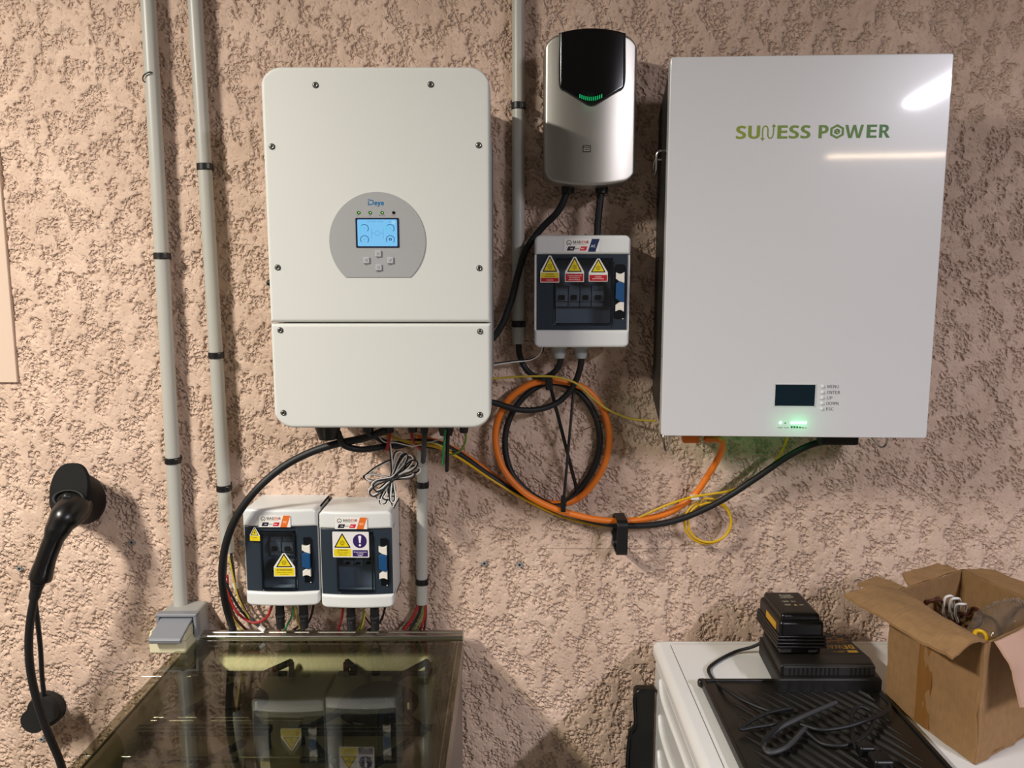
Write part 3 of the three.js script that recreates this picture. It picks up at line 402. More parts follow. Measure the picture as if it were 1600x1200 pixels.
// ---------------------------------------------------------------- battery
{
  const a = P(1048, 89, 0.15), y0 = P(1033, 681, 0.15).y, W = 0.4395, H = a.y - y0, TURN = 2.87 * Math.PI / 180;
  const o = thing('wall_battery', 'large glossy white wall battery with green lettering and a small dark screen', 'battery', [a.x, y0, 0.15]);
  o.rotation.y = -TURN;
  const fx = (px, py) => { // photograph point on the turned front, in the battery's own frame
    const r = ray(px, py), n = V(-Math.sin(TURN), 0, Math.cos(TURN)), t = (n.x * a.x + n.z * (0.15 - CAM_Z)) / (n.x * r[0] + n.z * r[2]);
    const dx = r[0] * t - a.x, dz = CAM_Z + r[2] * t - 0.15; return [dx * Math.cos(TURN) + dz * Math.sin(TURN), CAM_Y + r[1] * t - y0]; };
  const nb = createNoise2D(lcg(91)), bn = 256, bdat = new Uint8Array(bn * bn * 4); for (let i = 0; i < bn * bn; i++) { const x = i % bn, y = i / bn | 0, v = 128 + 60 * nb(x * 0.045, y * 0.045) + 30 * nb(x * 0.11, y * 0.11); bdat.fill(v, 4 * i, 4 * i + 3); bdat[4 * i + 3] = 255; }
  const peel = new THREE.DataTexture(bdat, bn, bn); peel.magFilter = THREE.LinearFilter; peel.wrapS = peel.wrapT = THREE.MirroredRepeatWrapping; peel.repeat.set(18, 18); peel.needsUpdate = true;
  const white = M.batWhite.clone(); white.bumpMap = peel; white.bumpScale = 0.00002;
  part('cover', plate({ x0: 0, x1: W, top: roundTop(0, W, H, 0.005), bot: roundBot(0, W, 0, 0.005), base: () => 0, zb: -0.022, r: 0.0018, R: 0.005 }), white, o, 'glossy white front cover');
  const prof = new THREE.Shape([[-0.022, 0.006], [-0.145, 0.05], [-0.145, H - 0.06], [-0.022, H - 0.006]].map(p => new THREE.Vector2(p[0], p[1])));
  const bg = new THREE.ExtrudeGeometry(prof, { depth: W - 0.010, bevelEnabled: true, bevelSize: 0.001, bevelThickness: 0.001, bevelSegments: 1 }); bg.rotateY(-Math.PI / 2); bg.computeBoundingBox();
  { const p = bg.attributes.position, b = bg.boundingBox; for (let i = 0; i < p.count; i++) p.setX(i, p.getX(i) - b.min.x + 0.003); }
  part('case', bg, M.batBody, o, 'black steel case');
  part('wall_bracket', join([box(W - 0.16, 0.05, 0.010, W / 2 + 0.03, H - 0.12, -0.151), box(W - 0.16, 0.05, 0.010, W / 2 + 0.03, 0.12, -0.151)]), M.batBody, o);
  for (const yy of [H * 0.22, H * 0.48, H * 0.76]) part('rivet', ball(0.0016, -0.0002, yy, -0.010, 8), M.screwSteel, o);
  // lettering
  const gA = new THREE.Color(0x83951f), gB = new THREE.Color(0x37741e);
  const px = c => 1000 + c / 3.2, py = c => 60 + c / 3.2;
  const letter = (s, c0, c1) => { const x0 = fx(px(c0), py(468))[0], x1 = fx(px(c1), py(468))[0], yb = fx(px((c0 + c1) / 2), py(503 - (c0 - 480) * 0.009))[1], yt = fx(px((c0 + c1) / 2), py(437 - (c0 - 480) * 0.009))[1], m = mat(gA.clone().lerp(gB, (c0 - 480) / 720).getHex(), 0.45);
    let g; const w = x1 - x0, h = yt - yb, th = 0.0028;
    if (s === 'N') { const p = [[0.10, 0.02], [0.10, 0.75], [0.16, 0.9], [0.27, 0.96], [0.38, 0.9], [0.43, 0.75], [0.45, 0.25], [0.5, 0.1], [0.61, 0.04], [0.72, 0.1], [0.78, 0.25], [0.82, 0.98]].map(q => V(x0 + q[0] * w, yb + q[1] * h, 0));
      const tg = tubeV(p, 0.0012, 60, 6); tg.scale(1, 1, 0.25); const arrow = (x, y, s2) => at(extr(poly([[-0.0035, 0], [0.0035, 0], [0, 0.0045 * s2]]), 0.0004), x, y, 0); g = join([tg, arrow(x0 + 0.82 * w, yb + 0.9 * h, 1), arrow(x0 + 0.10 * w, yb + 0.06 * h, -1)]); }
    else if (s === 'O') { const hex = k => [0, 1, 2, 3, 4, 5].map(i => [Math.sin(i * Math.PI / 3) * k * w * 0.56, Math.cos(i * Math.PI / 3) * k * h * 0.56]); const sh = poly(hex(1)); sh.holes.push(new THREE.Path(hex(0.68).map(q => new THREE.Vector2(q[0], q[1])))); const inn = poly(hex(0.42)); inn.holes.push(new THREE.Path(hex(0.2).map(q => new THREE.Vector2(q[0], q[1]))));
      g = join([at(extr(sh, 0.0004), x0 + w / 2, yb + h / 2, 0), at(extr(inn, 0.0004), x0 + w / 2, yb + h / 2, 0), box(0.0022, h * 0.30, 0.0004).rotateZ(-1.05).translate(x0 + w * 0.5, yb + h * 0.5, 0.0002)]); }
    else g = lettering(s, x0, x1, yb, yt, 0.0004);
    part('letter', g, m, o, 'printed green letter'); };
  [['S', 480, 530], ['U', 541, 600], ['N', 606, 682], ['E', 687, 737], ['S', 745, 795], ['S', 803, 852], ['P', 893, 942], ['O', 950, 1020], ['W', 1025, 1118], ['E', 1133, 1183], ['R', 1196, 1250]].forEach(l => letter(...l));
  // screen, keys, lamps
  const r4 = (x0, x1, ya, yb) => { const p = fx((x0 + x1) / 2, (ya + yb) / 2), A = fx(x0, (ya + yb) / 2), B = fx(x1, (ya + yb) / 2), T = fx((x0 + x1) / 2, ya), Bo = fx((x0 + x1) / 2, yb); return [p[0], p[1], B[0] - A[0], T[1] - Bo[1]]; };
  const [sx, sy, sw, sh] = r4(1211, 1273, 601, 634);
  const scr = part('screen', box(sw, sh, 0.0012, sx, sy, 0.0002), mat(0x06202b, 0.08), o, 'dark teal screen');
  part('screen_rim', join([box(sw + 0.003, 0.0012, 0.0012, sx, sy + sh / 2 + 0.0008, 0.0004), box(sw + 0.003, 0.0012, 0.0012, sx, sy - sh / 2 - 0.0008, 0.0004), box(0.0012, sh + 0.002, 0.0012, sx - sw / 2 - 0.0008, sy, 0.0004), box(0.0012, sh + 0.002, 0.0012, sx + sw / 2 + 0.0008, sy, 0.0004)]), white, scr);
  const grey = mat(0x4a4a4c, 0.5);
  [['MENU', 604, 1293, 1310.5], ['ENTER', 613, 1292.5, 1312.5], ['UP', 621.6, 1292, 1300.5], ['DOWN', 630.2, 1291.5, 1310], ['ESC', 638.8, 1291, 1302.5]].forEach(([s, yy, xa, xb], i) => { const q = fx(1285 - i * 0.35, yy), k = part('key', join([cyl(0.0031, 0.0034, 0.0012, q[0], q[1], 0.0006, 'z', 16), at(new THREE.SphereGeometry(0.0026, 14, 8).scale(1, 1, 0.7), q[0], q[1], 0.0012)]), M.enamel, o, 'round white key');
    const [A] = fx(xa, yy), [B] = fx(xb, yy); part('caption', lettering(s, A, B, q[1] - 0.0026, q[1] + 0.0026, 0.0002, fontR), grey, k); });
  const ledOn = new THREE.MeshStandardMaterial({ color: 0x30c070, emissive: 0xa0ffd0, emissiveIntensity: 4 });
  const lamp = (qx, qy, on) => { const p = fx(qx, qy); return part('indicator', at(new THREE.SphereGeometry(on ? 0.0021 : 0.0012, 14, 8).scale(1, 1, 0.6), p[0], p[1], 0.0004), on ? ledOn : mat(0x0c7a40, 0.4), o, on ? 'lit green indicator' : 'unlit indicator'); };
  lamp(1219.5, 660.5, true); lamp(1226.8, 661, false); for (let i = 0; i < 6; i++) lamp(1237 + i * 4.3, 660.5, true);
  for (const [qx, e] of [[1219.5, 0.0003], [1242, 0.0007], [1255, 0.0007]]) { const p = fx(qx, 660.5), l = new THREE.PointLight(0x40ff98, e, 0, 2); l.position.set(p[0], p[1], 0.010); l.castShadow = true; l.name = 'indicator_light'; o.add(l); }
  const dark = mat(0x0b6a38, 0.5); for (let i = 0; i < 6; i++) { const hh = [3.6, 3.4, 3.0, 2.2, 1.5, 0.8][i], [x, y, w2, h2] = r4(1235.6 + i * 4.3, 1238.4 + i * 4.3, 669 - hh, 669); part('level_bar', box(w2, h2, 0.0004, x, y, 0.0001), dark, o); }
  for (const [s, xa, xb] of [['RUN', 1215.5, 1222.5], ['ALM', 1225, 1232]]) { const [A, Y] = fx(xa, 669), [B] = fx(xb, 669); part('caption', lettering(s, A, B, Y, Y + 0.002, 0.0002, fontR), grey, o); }
  // side handle, foot hooks, plugs, underside lamp
  const hy = fx(1034, 252)[1];
  part('side_handle', tubeV([V(0.004, hy + 0.018, -0.10), V(-0.008, hy + 0.017, -0.10), V(-0.012, hy - 0.006, -0.092), V(-0.012, hy - 0.016, -0.075), V(-0.012, hy - 0.006, -0.052), V(-0.010, hy + 0.022, -0.046), V(0.004, hy + 0.024, -0.046)], 0.0022, 60, 8), M.chrome, o, 'chrome side handle');
  part('scratch', join([box(0.0004, 0.012, 0.003).rotateX(0.25).translate(0.0064, 0.092, -0.075), box(0.0004, 0.010, 0.0025).rotateX(-0.5).translate(0.0064, 0.082, -0.078)]), M.tape, o, 'pale scuff on the black side');
  const hook = x => tubeV([V(x, 0.012, -0.06), V(x, -0.012, -0.052), V(x + 0.001, -0.032, -0.036), V(x + 0.004, -0.032, -0.030), V(x + 0.007, -0.010, -0.030), V(x + 0.003, 0.010, -0.030)], 0.0018, 50, 8);
  part('foot_hook', hook(0.012), M.chrome, o, 'chrome wire hook under the case'); part('foot_hook', tubeV([V(W - 0.075, 0.014, -0.09), V(W - 0.06, -0.012, -0.085), V(W - 0.038, -0.033, -0.08), V(W - 0.031, -0.028, -0.08), V(W - 0.033, 0.014, -0.08)], 0.002, 50, 8), M.chrome, o, 'chrome wire hook under the case');
  for (let i = 0; i < 5; i++) part('rivet', ball(0.0014, 0.006, 0.047 - i * 0.0085, -0.118 + i * 0.020, 8), M.screwSteel, o);
  part('orange_socket', box(0.030, 0.036, 0.022, 0.062, -0.006, -0.065, 0.003), M.orange, o, 'orange terminal plug'); 
  part('black_socket', box(0.066, 0.036, 0.024, fx(1325, 682)[0] + 0.006, -0.006, -0.062, 0.004), M.blackMatt, o, 'black terminal plug');
  const ul = part('underside_indicator', ball(0.003, fx(1215, 682)[0], 0.022, -0.05, 10), ledOn, o, 'green lamp on the underside'); const pl = new THREE.PointLight(0x30ff88, 0.012, 0, 2); pl.position.set(fx(1215, 682)[0], 0.016, -0.05); pl.castShadow = true; pl.name = 'underside_light'; o.add(pl);
}

// ---------------------------------------------------------------- cables
const cab = (name, label, list, r, m, group, cat = 'cable', n, rad) => single(name, tube(list, r, n, rad), m, label, cat, group);
cab('power_cable', 'thick black cable curving from under the white inverter down behind the cooker', [[604, 672, 0.12], [570, 684, 0.115], [520, 695, 0.115], [480, 709, 0.115], [440, 731, 0.12], [402, 764, 0.13], [371, 805, 0.128], [353, 850, 0.118], [347, 900, 0.10], [353, 945, 0.07], [363, 980, 0.03], [368, 995, 0.018], [378, 1040, 0.014]], 0.0068, M.rubber, undefined, 'cable', 120);
cab('power_cable', 'thick black cable looping beside the inverter and running on to the battery plug', [[528, 676, 0.125], [536, 694, 0.12], [560, 702, 0.11], [600, 698, 0.10], [640, 691, 0.085], [680, 692, 0.07], [715, 708, 0.05], [760, 740, 0.03], [810, 772, 0.022], [850, 790, 0.016], [880, 788, 0.012], [905, 765, 0.010], [930, 725, 0.010], [937, 682, 0.010], [925, 640, 0.011], [897, 608, 0.013], [857, 598, 0.016], [822, 617, 0.020], [796, 655, 0.024], [789, 695, 0.026], [799, 738, 0.028], [822, 766, 0.030], [858, 789, 0.032], [905, 808, 0.032], [960, 820, 0.030], [1010, 821, 0.032], [1060, 812, 0.036], [1120, 786, 0.042], [1180, 748, 0.055], [1230, 714, 0.070], [1265, 696, 0.085], [1290, 690, 0.090], [1310, 690, 0.090]], 0.0058, M.rubber, undefined, 'cable', 420);
cab('power_cable', 'bright orange cable looping beside the inverter and running on to the battery', [[655, 684, 0.05], [690, 694, 0.032], [730, 715, 0.020], [780, 750, 0.012], [830, 778, 0.009], [868, 787, 0.008], [897, 782, 0.014], [925, 758, 0.020], [946, 720, 0.022], [952, 680, 0.022], [942, 640, 0.022], [915, 608, 0.024], [872, 595, 0.028], [830, 600, 0.032], [795, 625, 0.034], [777, 660, 0.034], [775, 695, 0.036], [787, 733, 0.040], [815, 766, 0.044], [855, 790, 0.045], [905, 806, 0.044], [955, 814, 0.030], [1000, 812, 0.020], [1045, 801, 0.020], [1083, 775, 0.025], [1108, 740, 0.035], [1124, 712, 0.05], [1129, 694, 0.07], [1122, 686, 0.085], [1104, 686, 0.087]], 0.0062, M.orange, undefined, 'cable', 420);
cab('supply_cable', 'black cable sweeping down from the silver wallbox to behind the inverter', [[888, 288, 0.06], [884, 305, 0.058], [872, 330, 0.052], [846, 357, 0.040], [822, 390, 0.036], [809, 430, 0.034], [797, 475, 0.032], [780, 515, 0.03], [755, 545, 0.028]], 0.0062, M.rubber, undefined, 'cable', 120);
cab('supply_cable', 'straight black cable between the silver wallbox and the enclosure under it', [[940, 288, 0.06], [937, 320, 0.058], [934, 350, 0.056], [933, 376, 0.055]], 0.0062, M.rubber);
cab('supply_cable', 'black cable leaving the grey conduit and turning up into a pale gland', [[810, 530, 0.016], [812, 555, 0.018], [822, 577, 0.022], [842, 591, 0.03], [860, 586, 0.04], [873, 572, 0.05], [877, 557, 0.055]], 0.0056, M.rubber, undefined, 'cable', 90);
cab('supply_cable', 'black cable curving from the second pale gland back behind the inverter', [[909, 556, 0.055], [906, 577, 0.05], [895, 604, 0.042], [874, 627, 0.04], [845, 639, 0.045], [810, 640, 0.05], [775, 630, 0.05], [745, 622, 0.05]], 0.0056, M.rubber, undefined, 'cable', 90);
const strap = (a, b, w, th) => { const A = P(...a), B = P(...b), d = B.clone().sub(A), g = box(w, d.length(), th); g.applyQuaternion(new THREE.Quaternion().setFromUnitVectors(V(0, 1, 0), d.clone().normalize())); const c = A.add(B).multiplyScalar(0.5); return at(g, c.x, c.y, c.z); };
{ const t = thing('cable_tie', 'long black tie slanting across the cable loop, knotted at the top', 'cable tie', P(900, 767, 0.03).toArray()); wpart('strap', strap([857, 592, 0.044], [902, 768, 0.022], 0.0062, 0.0028), M.black, t); wpart('head', join([box(0.013, 0.022, 0.012, ...P(858, 600, 0.044).toArray(), 0.002), box(0.018, 0.008, 0.014, ...P(853, 591, 0.042).toArray(), 0.002)]), M.black, t); }
{ const t = thing('cable_tie', 'long black tie nearly upright across the cable loop, knotted at the bottom', 'cable tie', P(880, 797, 0.05).toArray()); wpart('strap', strap([896, 612, 0.026], [880, 792, 0.054], 0.0062, 0.0028), M.black, t); wpart('head', join([box(0.009, 0.030, 0.012, ...P(880, 787, 0.053).toArray(), 0.002)]), M.black, t); }
{ const c = P(965.5, 826, 0), o = thing('cable_clip', 'upright black strap clip holding the cable run to the wall', 'cable clip', P(965.5, 856, 0).toArray());
  const s = rrect(0.062, 0.068, 0.012); s.holes.push(rrect(0.054, 0.060, 0.009)); const g = extr(s, 0.020, 0.001); g.rotateY(Math.PI / 2); wpart('band', at(g, c.x - 0.010, c.y, 0.031), M.black, o); }
cab('data_cable', 'thin yellow cable from behind the inverter to the side of the battery', [[752, 594, 0.03], [790, 590, 0.03], [830, 588, 0.045], [868, 589, 0.052], [900, 599, 0.05], [925, 621, 0.045], [950, 640, 0.035], [985, 654, 0.03], [1024, 658, 0.035]], 0.0021, M.paleYellow, undefined, 'cable', 120, 8);
cab('data_cable', 'bright yellow cable under the thick cable run, passing the black clip', [[606, 680, 0.10], [640, 692, 0.09], [680, 698, 0.08], [715, 714, 0.06], [760, 744, 0.035], [810, 775, 0.028], [860, 800, 0.024], [905, 815, 0.020], [945, 822, 0.018], [975, 818, 0.014], [1000, 808, 0.022], [1040, 790, 0.034], [1080, 777, 0.040], [1110, 772, 0.040], [1140, 767, 0.030], [1170, 754, 0.025], [1200, 733, 0.03], [1222, 705, 0.045], [1232, 680, 0.06]], 0.0024, M.yellow, undefined, 'cable', 240, 8);
{ const o = thing('data_cable', 'small double coil of yellow cable with white tape below the battery', 'cable', P(1100, 846, 0.03).toArray()), c = P(1101, 808, 0), pts = []; for (let i = 0; i <= 44; i++) { const a = Math.PI * 0.66 + i / 22 * Math.PI * 2, r = i < 22 ? 0.0435 : 0.0395, k = i < 22 ? 0 : 0.002; pts.push(V(c.x + Math.cos(a) * r * 1.02 + k, c.y - 0.001 + Math.sin(a) * r * (1.0 - k * 10), 0.024 + 0.003 * Math.sin(a * 0.5 + 1) + (i < 22 ? 0 : 0.005))); } wpart('coil', tubeV(pts, 0.0023, 260, 8), M.yellow, o); wpart('tape', box(0.016, 0.0085, 0.012, ...P(1085, 777, 0.036).toArray(), 0.002).rotateZ(0), M.tape, o, 'white tape'); }
cab('copper_wire', 'fine reddish bare wire sagging beside the cable loop', [[915, 655, 0.015], [940, 656, 0.015], [962, 668, 0.014], [974, 690, 0.012], [974, 715, 0.01]], 0.0007, M.copper, undefined, 'wire', 60, 5);
cab('copper_wire', 'fine reddish bare wire beside the thin yellow cable', [[962, 641, 0.03], [950, 657, 0.02], [930, 664, 0.012], [912, 672, 0.008]], 0.0007, M.copper, undefined, 'wire', 40, 5);
cab('signal_wire', 'thin white wire twisted toward the inverter below the stickered enclosure', [[848, 540, 0.05], [844, 553, 0.045], [830, 562, 0.04], [800, 566, 0.035], [765, 571, 0.03]], 0.0013, M.wireWhite, undefined, 'wire', 60, 6);
cab('signal_wire', 'thin black wire twisted toward the inverter below the stickered enclosure', [[850, 540, 0.05], [847, 551, 0.044], [832, 560, 0.041], [801, 564, 0.034], [765, 568.5, 0.032]], 0.0013, M.black, undefined, 'wire', 60, 6);
// under the inverter
const iw = (name, label, list, r, m, rad = 8) => cab(name, label, list, r, m, undefined, 'wire', 50, rad);
iw('wire', 'short red sleeved wire end hanging straight under the inverter', [[610, 670, 0.125], [608, 685, 0.125], [605, 703, 0.125]], 0.0029, M.red);
iw('wire', 'red wire bending toward the short conduit under the inverter', [[642, 670, 0.12], [644, 685, 0.115], [652, 697, 0.09], [662, 706, 0.05]], 0.0030, M.red);
iw('wire', 'dark grey cable dropping into the short conduit under the inverter', [[663, 670, 0.12], [663, 690, 0.12], [662, 708, 0.12], [661, 721, 0.118]], 0.0044, M.darkGrey, 12);
iw('wire', 'green wire hanging straight under the inverter', [[696, 672, 0.14], [694, 695, 0.14], [691, 726, 0.14]], 0.0021, M.green);
iw('wire', 'black strap end hanging beside the green wire', [[700, 672, 0.135], [699, 705, 0.135], [698, 735, 0.135]], 0.0034, M.black);
iw('wire', 'green and yellow wire curling back under the inverter', [[728, 674, 0.125], [727, 690, 0.12], [719, 704, 0.11], [706, 710, 0.10], [690, 708, 0.09]], 0.0019, M.greenYellow);
iw('wire', 'black cable reaching across behind the wires under the inverter', [[575, 676, 0.125], [600, 690, 0.10], [618, 698, 0.09], [640, 694, 0.08], [690, 700, 0.07]], 0.0045, M.rubber, 10);
iw('wire', 'thin pale wire crossing under the inverter', [[588, 676, 0.12], [600, 690, 0.122], [620, 692, 0.12], [645, 697, 0.11], [668, 692, 0.11], [690, 686, 0.11]], 0.0010, M.wireWhite);
iw('wire', 'pale yellow wire crossing under the inverter', [[594, 676, 0.11], [615, 685, 0.112], [645, 690, 0.108], [675, 692, 0.10], [705, 704, 0.08]], 0.0017, M.paleYellow);
// tied bundle of twin wire
{
  const o = thing('wire_bundle', 'tied tangle of black and white twin wire under the inverter', 'wires', P(612, 790, 0.115).toArray()), C = [612, 747];
  const lobes = [[625, 705, 7], [634, 709, 6], [642, 713, 8], [650, 721, 7], [654, 730, 6], [645, 736, 5], [632, 722, 7], [578, 770, 7], [588, 775, 6], [600, 777, 8], [597, 786, 6], [608, 772, 6], [570, 745, 5], [583, 762, 8], [615, 783, 4]], rz = lcg(77);
  lobes.forEach(([tx, ty, w], i) => { const dx = tx - C[0], dy = ty - C[1], l = Math.hypot(dx, dy), nx = -dy / l, ny = dx / l, z = 0.112 + rz() * 0.016, sk = (rz() - 0.5) * 5, pair = i % 2 ? [[0, M.wireWhite, 'white_wire'], [2.6, M.black, 'black_wire']] : [[0, M.black, 'black_wire'], [2.6, M.wireWhite, 'white_wire']];
    pair.forEach(([s, m, nm]) => { const k1 = rz() * 2, q = (t, side, k = 0) => [C[0] + dx * t + nx * (side + sk * t) + s * 0.75, C[1] + dy * t + ny * (side + sk * t) + s * 0.5 + k1 * t, z + k + s * 0.0006];
      wpart(nm, tube([q(-0.12, 1), q(0.3, w * 0.55), q(0.72, w * 1.0, 0.003), q(0.96, w * 0.7, 0.004), q(1.02, 0, 0.004), q(0.94, -w * 0.8, 0.004), q(0.66, -w * 0.9, 0.002), q(0.3, -w * 0.5), q(-0.12, -1)], m === M.black ? 0.0014 : 0.0012, 60, 5), m, o, nm === 'black_wire' ? 'black wire loop' : 'white wire loop'); }); });
  [[0, M.black, 'black_wire'], [2.2, M.wireWhite, 'white_wire']].forEach(([s, m, nm]) => { for (const l of [[[612, 747, 0.118], [611, 725, 0.12], [609, 704, 0.12], [607, 688, 0.118]], [[612, 747, 0.118], [609, 765, 0.126], [611, 782, 0.126], [613, 790, 0.124]], [[612, 747, 0.118], [596, 750, 0.12], [580, 750, 0.12], [567, 745, 0.118], [572, 741, 0.118], [588, 729, 0.118], [615, 716, 0.116]]]) wpart(nm, tube(l.map(p => [p[0] + s, p[1] + s * 0.4, p[2]]), 0.0013, 50, 5), m, o); });
  wpart('tie', cyl(0.0065, 0.0065, 0.005, ...P(613, 747, 0.119).toArray()).rotateZ(0), M.black, o);
}
// wires below the conduits and enclosures
const W2 = (label, list, r, m) => cab('wire', label, list.map(([x, y, z]) => [x, y, y >= 988 ? Math.min(z, 0.015) : y >= 976 ? Math.min(z, 0.03) : z]), r, m, undefined, 'wire', 70, 7);
W2('brown wire with a white sleeve leaving the conduit beside the twin enclosures', [[354, 855, 0.02], [353, 880, 0.022], [352, 905, 0.024], [356, 935, 0.026], [368, 965, 0.028], [390, 990, 0.03], [405, 1010, 0.03]], 0.0026, M.brown);
W2('yellow wire leaving the conduit beside the twin enclosures', [[351, 905, 0.028], [353, 930, 0.030], [360, 958, 0.032], [375, 982, 0.034], [392, 1005, 0.034]], 0.0021, M.paleYellow);
W2('red wire sagging below the enclosure and back up into its foot', [[355, 900, 0.024], [358, 930, 0.03], [370, 956, 0.036], [390, 971, 0.042], [405, 972, 0.046], [418, 963, 0.048], [425, 946, 0.05]], 0.0025, M.red);
W2('dark wire with a pale sleeve sagging below the enclosure', [[360, 858, 0.02], [364, 885, 0.024], [368, 915, 0.03], [380, 948, 0.038], [400, 975, 0.042], [425, 988, 0.044], [450, 989, 0.044], [465, 980, 0.045]], 0.0026, M.darkGrey);
W2('yellow wire beside the dark wire from the conduit', [[358, 870, 0.026], [365, 905, 0.034], [373, 935, 0.04], [388, 963, 0.045], [398, 976, 0.046]], 0.0017, M.paleYellow);
W2('black wire between the conduit wires', [[354, 912, 0.03], [362, 930, 0.032], [374, 950, 0.036], [388, 966, 0.038], [402, 976, 0.040]], 0.0023, M.black);
{ const s = thing('wire_sleeve', 'white marker sleeve on the brown wire', 'sleeve', P(352.5, 912, 0.024).toArray(), 'wire sleeves'); wpart('sleeve', strap([353, 903, 0.024], [353, 914, 0.024], 0.0066, 0.0066), M.tape, s); const s2 = thing('wire_sleeve', 'white marker sleeve on the dark wire', 'sleeve', P(368, 920, 0.03).toArray(), 'wire sleeves'); wpart('sleeve', strap([366.5, 911, 0.03], [369.5, 920, 0.031], 0.0066, 0.0066), M.tape, s2); const s3 = thing('wire_sleeve', 'white marker sleeve on the sagging wire near the cooker rail', 'sleeve', P(408, 983, 0.043).toArray(), 'wire sleeves'); wpart('sleeve', strap([405, 979, 0.043], [413, 985, 0.043], 0.0064, 0.0064), M.tape, s3); }
[[437, 947, 'under the first stickered enclosure, beside the red wire'], [474, 947, 'under the first enclosure, beside the yellow wire'], [548, 950, 'under the wire-bundle enclosure, with a red tail'], [585, 950, 'under the wire-bundle enclosure, by crossing wires']].forEach(([px, py, w], i) => {
  const z = 0.055, a = P(px, py - 4, z), b = P(px, py + 34, z), o = thing('solar_connector', `black plug connector ${w}`, 'connector', b.toArray(), 'black plug connectors'), L = a.y - b.y;
  wpart('body', join([cyl(0.0082, 0.0082, L * 0.45, a.x, a.y - L * 0.22, z, 'y', 16), cyl(0.0088, 0.0078, L * 0.56, a.x, b.y + L * 0.28, z, 'y', 8)]), M.blackMatt, o);
  wpart('collar', join([cyl(0.0092, 0.0092, 0.004, a.x, a.y - L * 0.45, z, 'y', 16), box(0.0028, 0.003, 0.002, a.x + 0.002, a.y - L * 0.62, z + 0.0082), box(0.002, 0.004, 0.002, a.x - 0.0025, a.y - L * 0.62, z + 0.0080)]), M.darkGrey, o);
});
W2('red tail wire under the first plug connector', [[437, 978, 0.055], [438, 990, 0.053], [440, 1010, 0.05]], 0.0023, M.red);
W2('dark green wire under the first stickered enclosure', [[458, 945, 0.05], [456, 962, 0.05], [448, 978, 0.05], [440, 992, 0.05], [434, 1010, 0.05]], 0.0019, M.green);
W2('yellow wire between the two plugs of the first enclosure', [[461, 945, 0.05], [464, 965, 0.05], [469, 982, 0.05], [474, 1005, 0.05]], 0.0019, M.paleYellow);
W2('black wire leaving the first enclosure beside its second plug', [[490, 945, 0.05], [486, 963, 0.05], [477, 978, 0.05], [462, 987, 0.05], [440, 993, 0.05]], 0.0022, M.black);
W2('black tail wire under the second plug connector', [[474, 978, 0.055], [476, 990, 0.053], [480, 1010, 0.05]], 0.0022, M.black);
W2('red wire leaving the wire-bundle enclosure', [[536, 948, 0.05], [534, 965, 0.05], [529, 982, 0.05], [521, 1005, 0.05]], 0.0026, M.red);
W2('red tail wire under the third plug connector', [[548, 982, 0.055], [549, 993, 0.053], [552, 1010, 0.05]], 0.0023, M.red);
W2('green and yellow wire beside the third plug connector', [[568, 948, 0.05], [567, 965, 0.05], [562, 980, 0.05], [552, 995, 0.05]], 0.0019, M.greenYellow);
W2('yellow wire beside the third plug connector', [[571, 955, 0.048], [567, 975, 0.048], [560, 990, 0.048], [552, 1005, 0.048]], 0.0017, M.paleYellow);
W2('black wire crossing behind the fourth plug connector', [[602, 948, 0.05], [597, 966, 0.05], [588, 977, 0.048], [572, 986, 0.046], [555, 1000, 0.044]], 0.0021, M.black);
W2('dark wire crossing from the green wire to the cooker rail', [[568, 960, 0.046], [576, 972, 0.044], [586, 984, 0.044], [598, 998, 0.042]], 0.0017, M.brown);
W2('red wire fanning out of the short conduit, outermost', [[654, 938, 0.016], [651, 952, 0.018], [643, 968, 0.022], [633, 982, 0.026], [620, 1002, 0.03]], 0.0028, M.red);
W2('black wire fanning out of the short conduit beside the red one', [[658, 938, 0.016], [656, 954, 0.02], [649, 970, 0.024], [641, 983, 0.028], [630, 1002, 0.03]], 0.0026, M.black);
W2('green wire fanning out of the short conduit', [[661, 938, 0.017], [661, 955, 0.02], [656, 970, 0.023], [648, 983, 0.026], [638, 1002, 0.03]], 0.0020, M.greenYellow);
W2('red wire hanging from the edge of the short conduit', [[664, 938, 0.018], [664, 958, 0.02], [660, 974, 0.023], [655, 988, 0.026], [650, 1004, 0.03]], 0.0024, M.red);
W2('dark brown wire hanging from the edge of the short conduit', [[665, 938, 0.014], [665.5, 960, 0.016], [663.5, 978, 0.018], [660, 1003, 0.02]], 0.0022, M.brown);
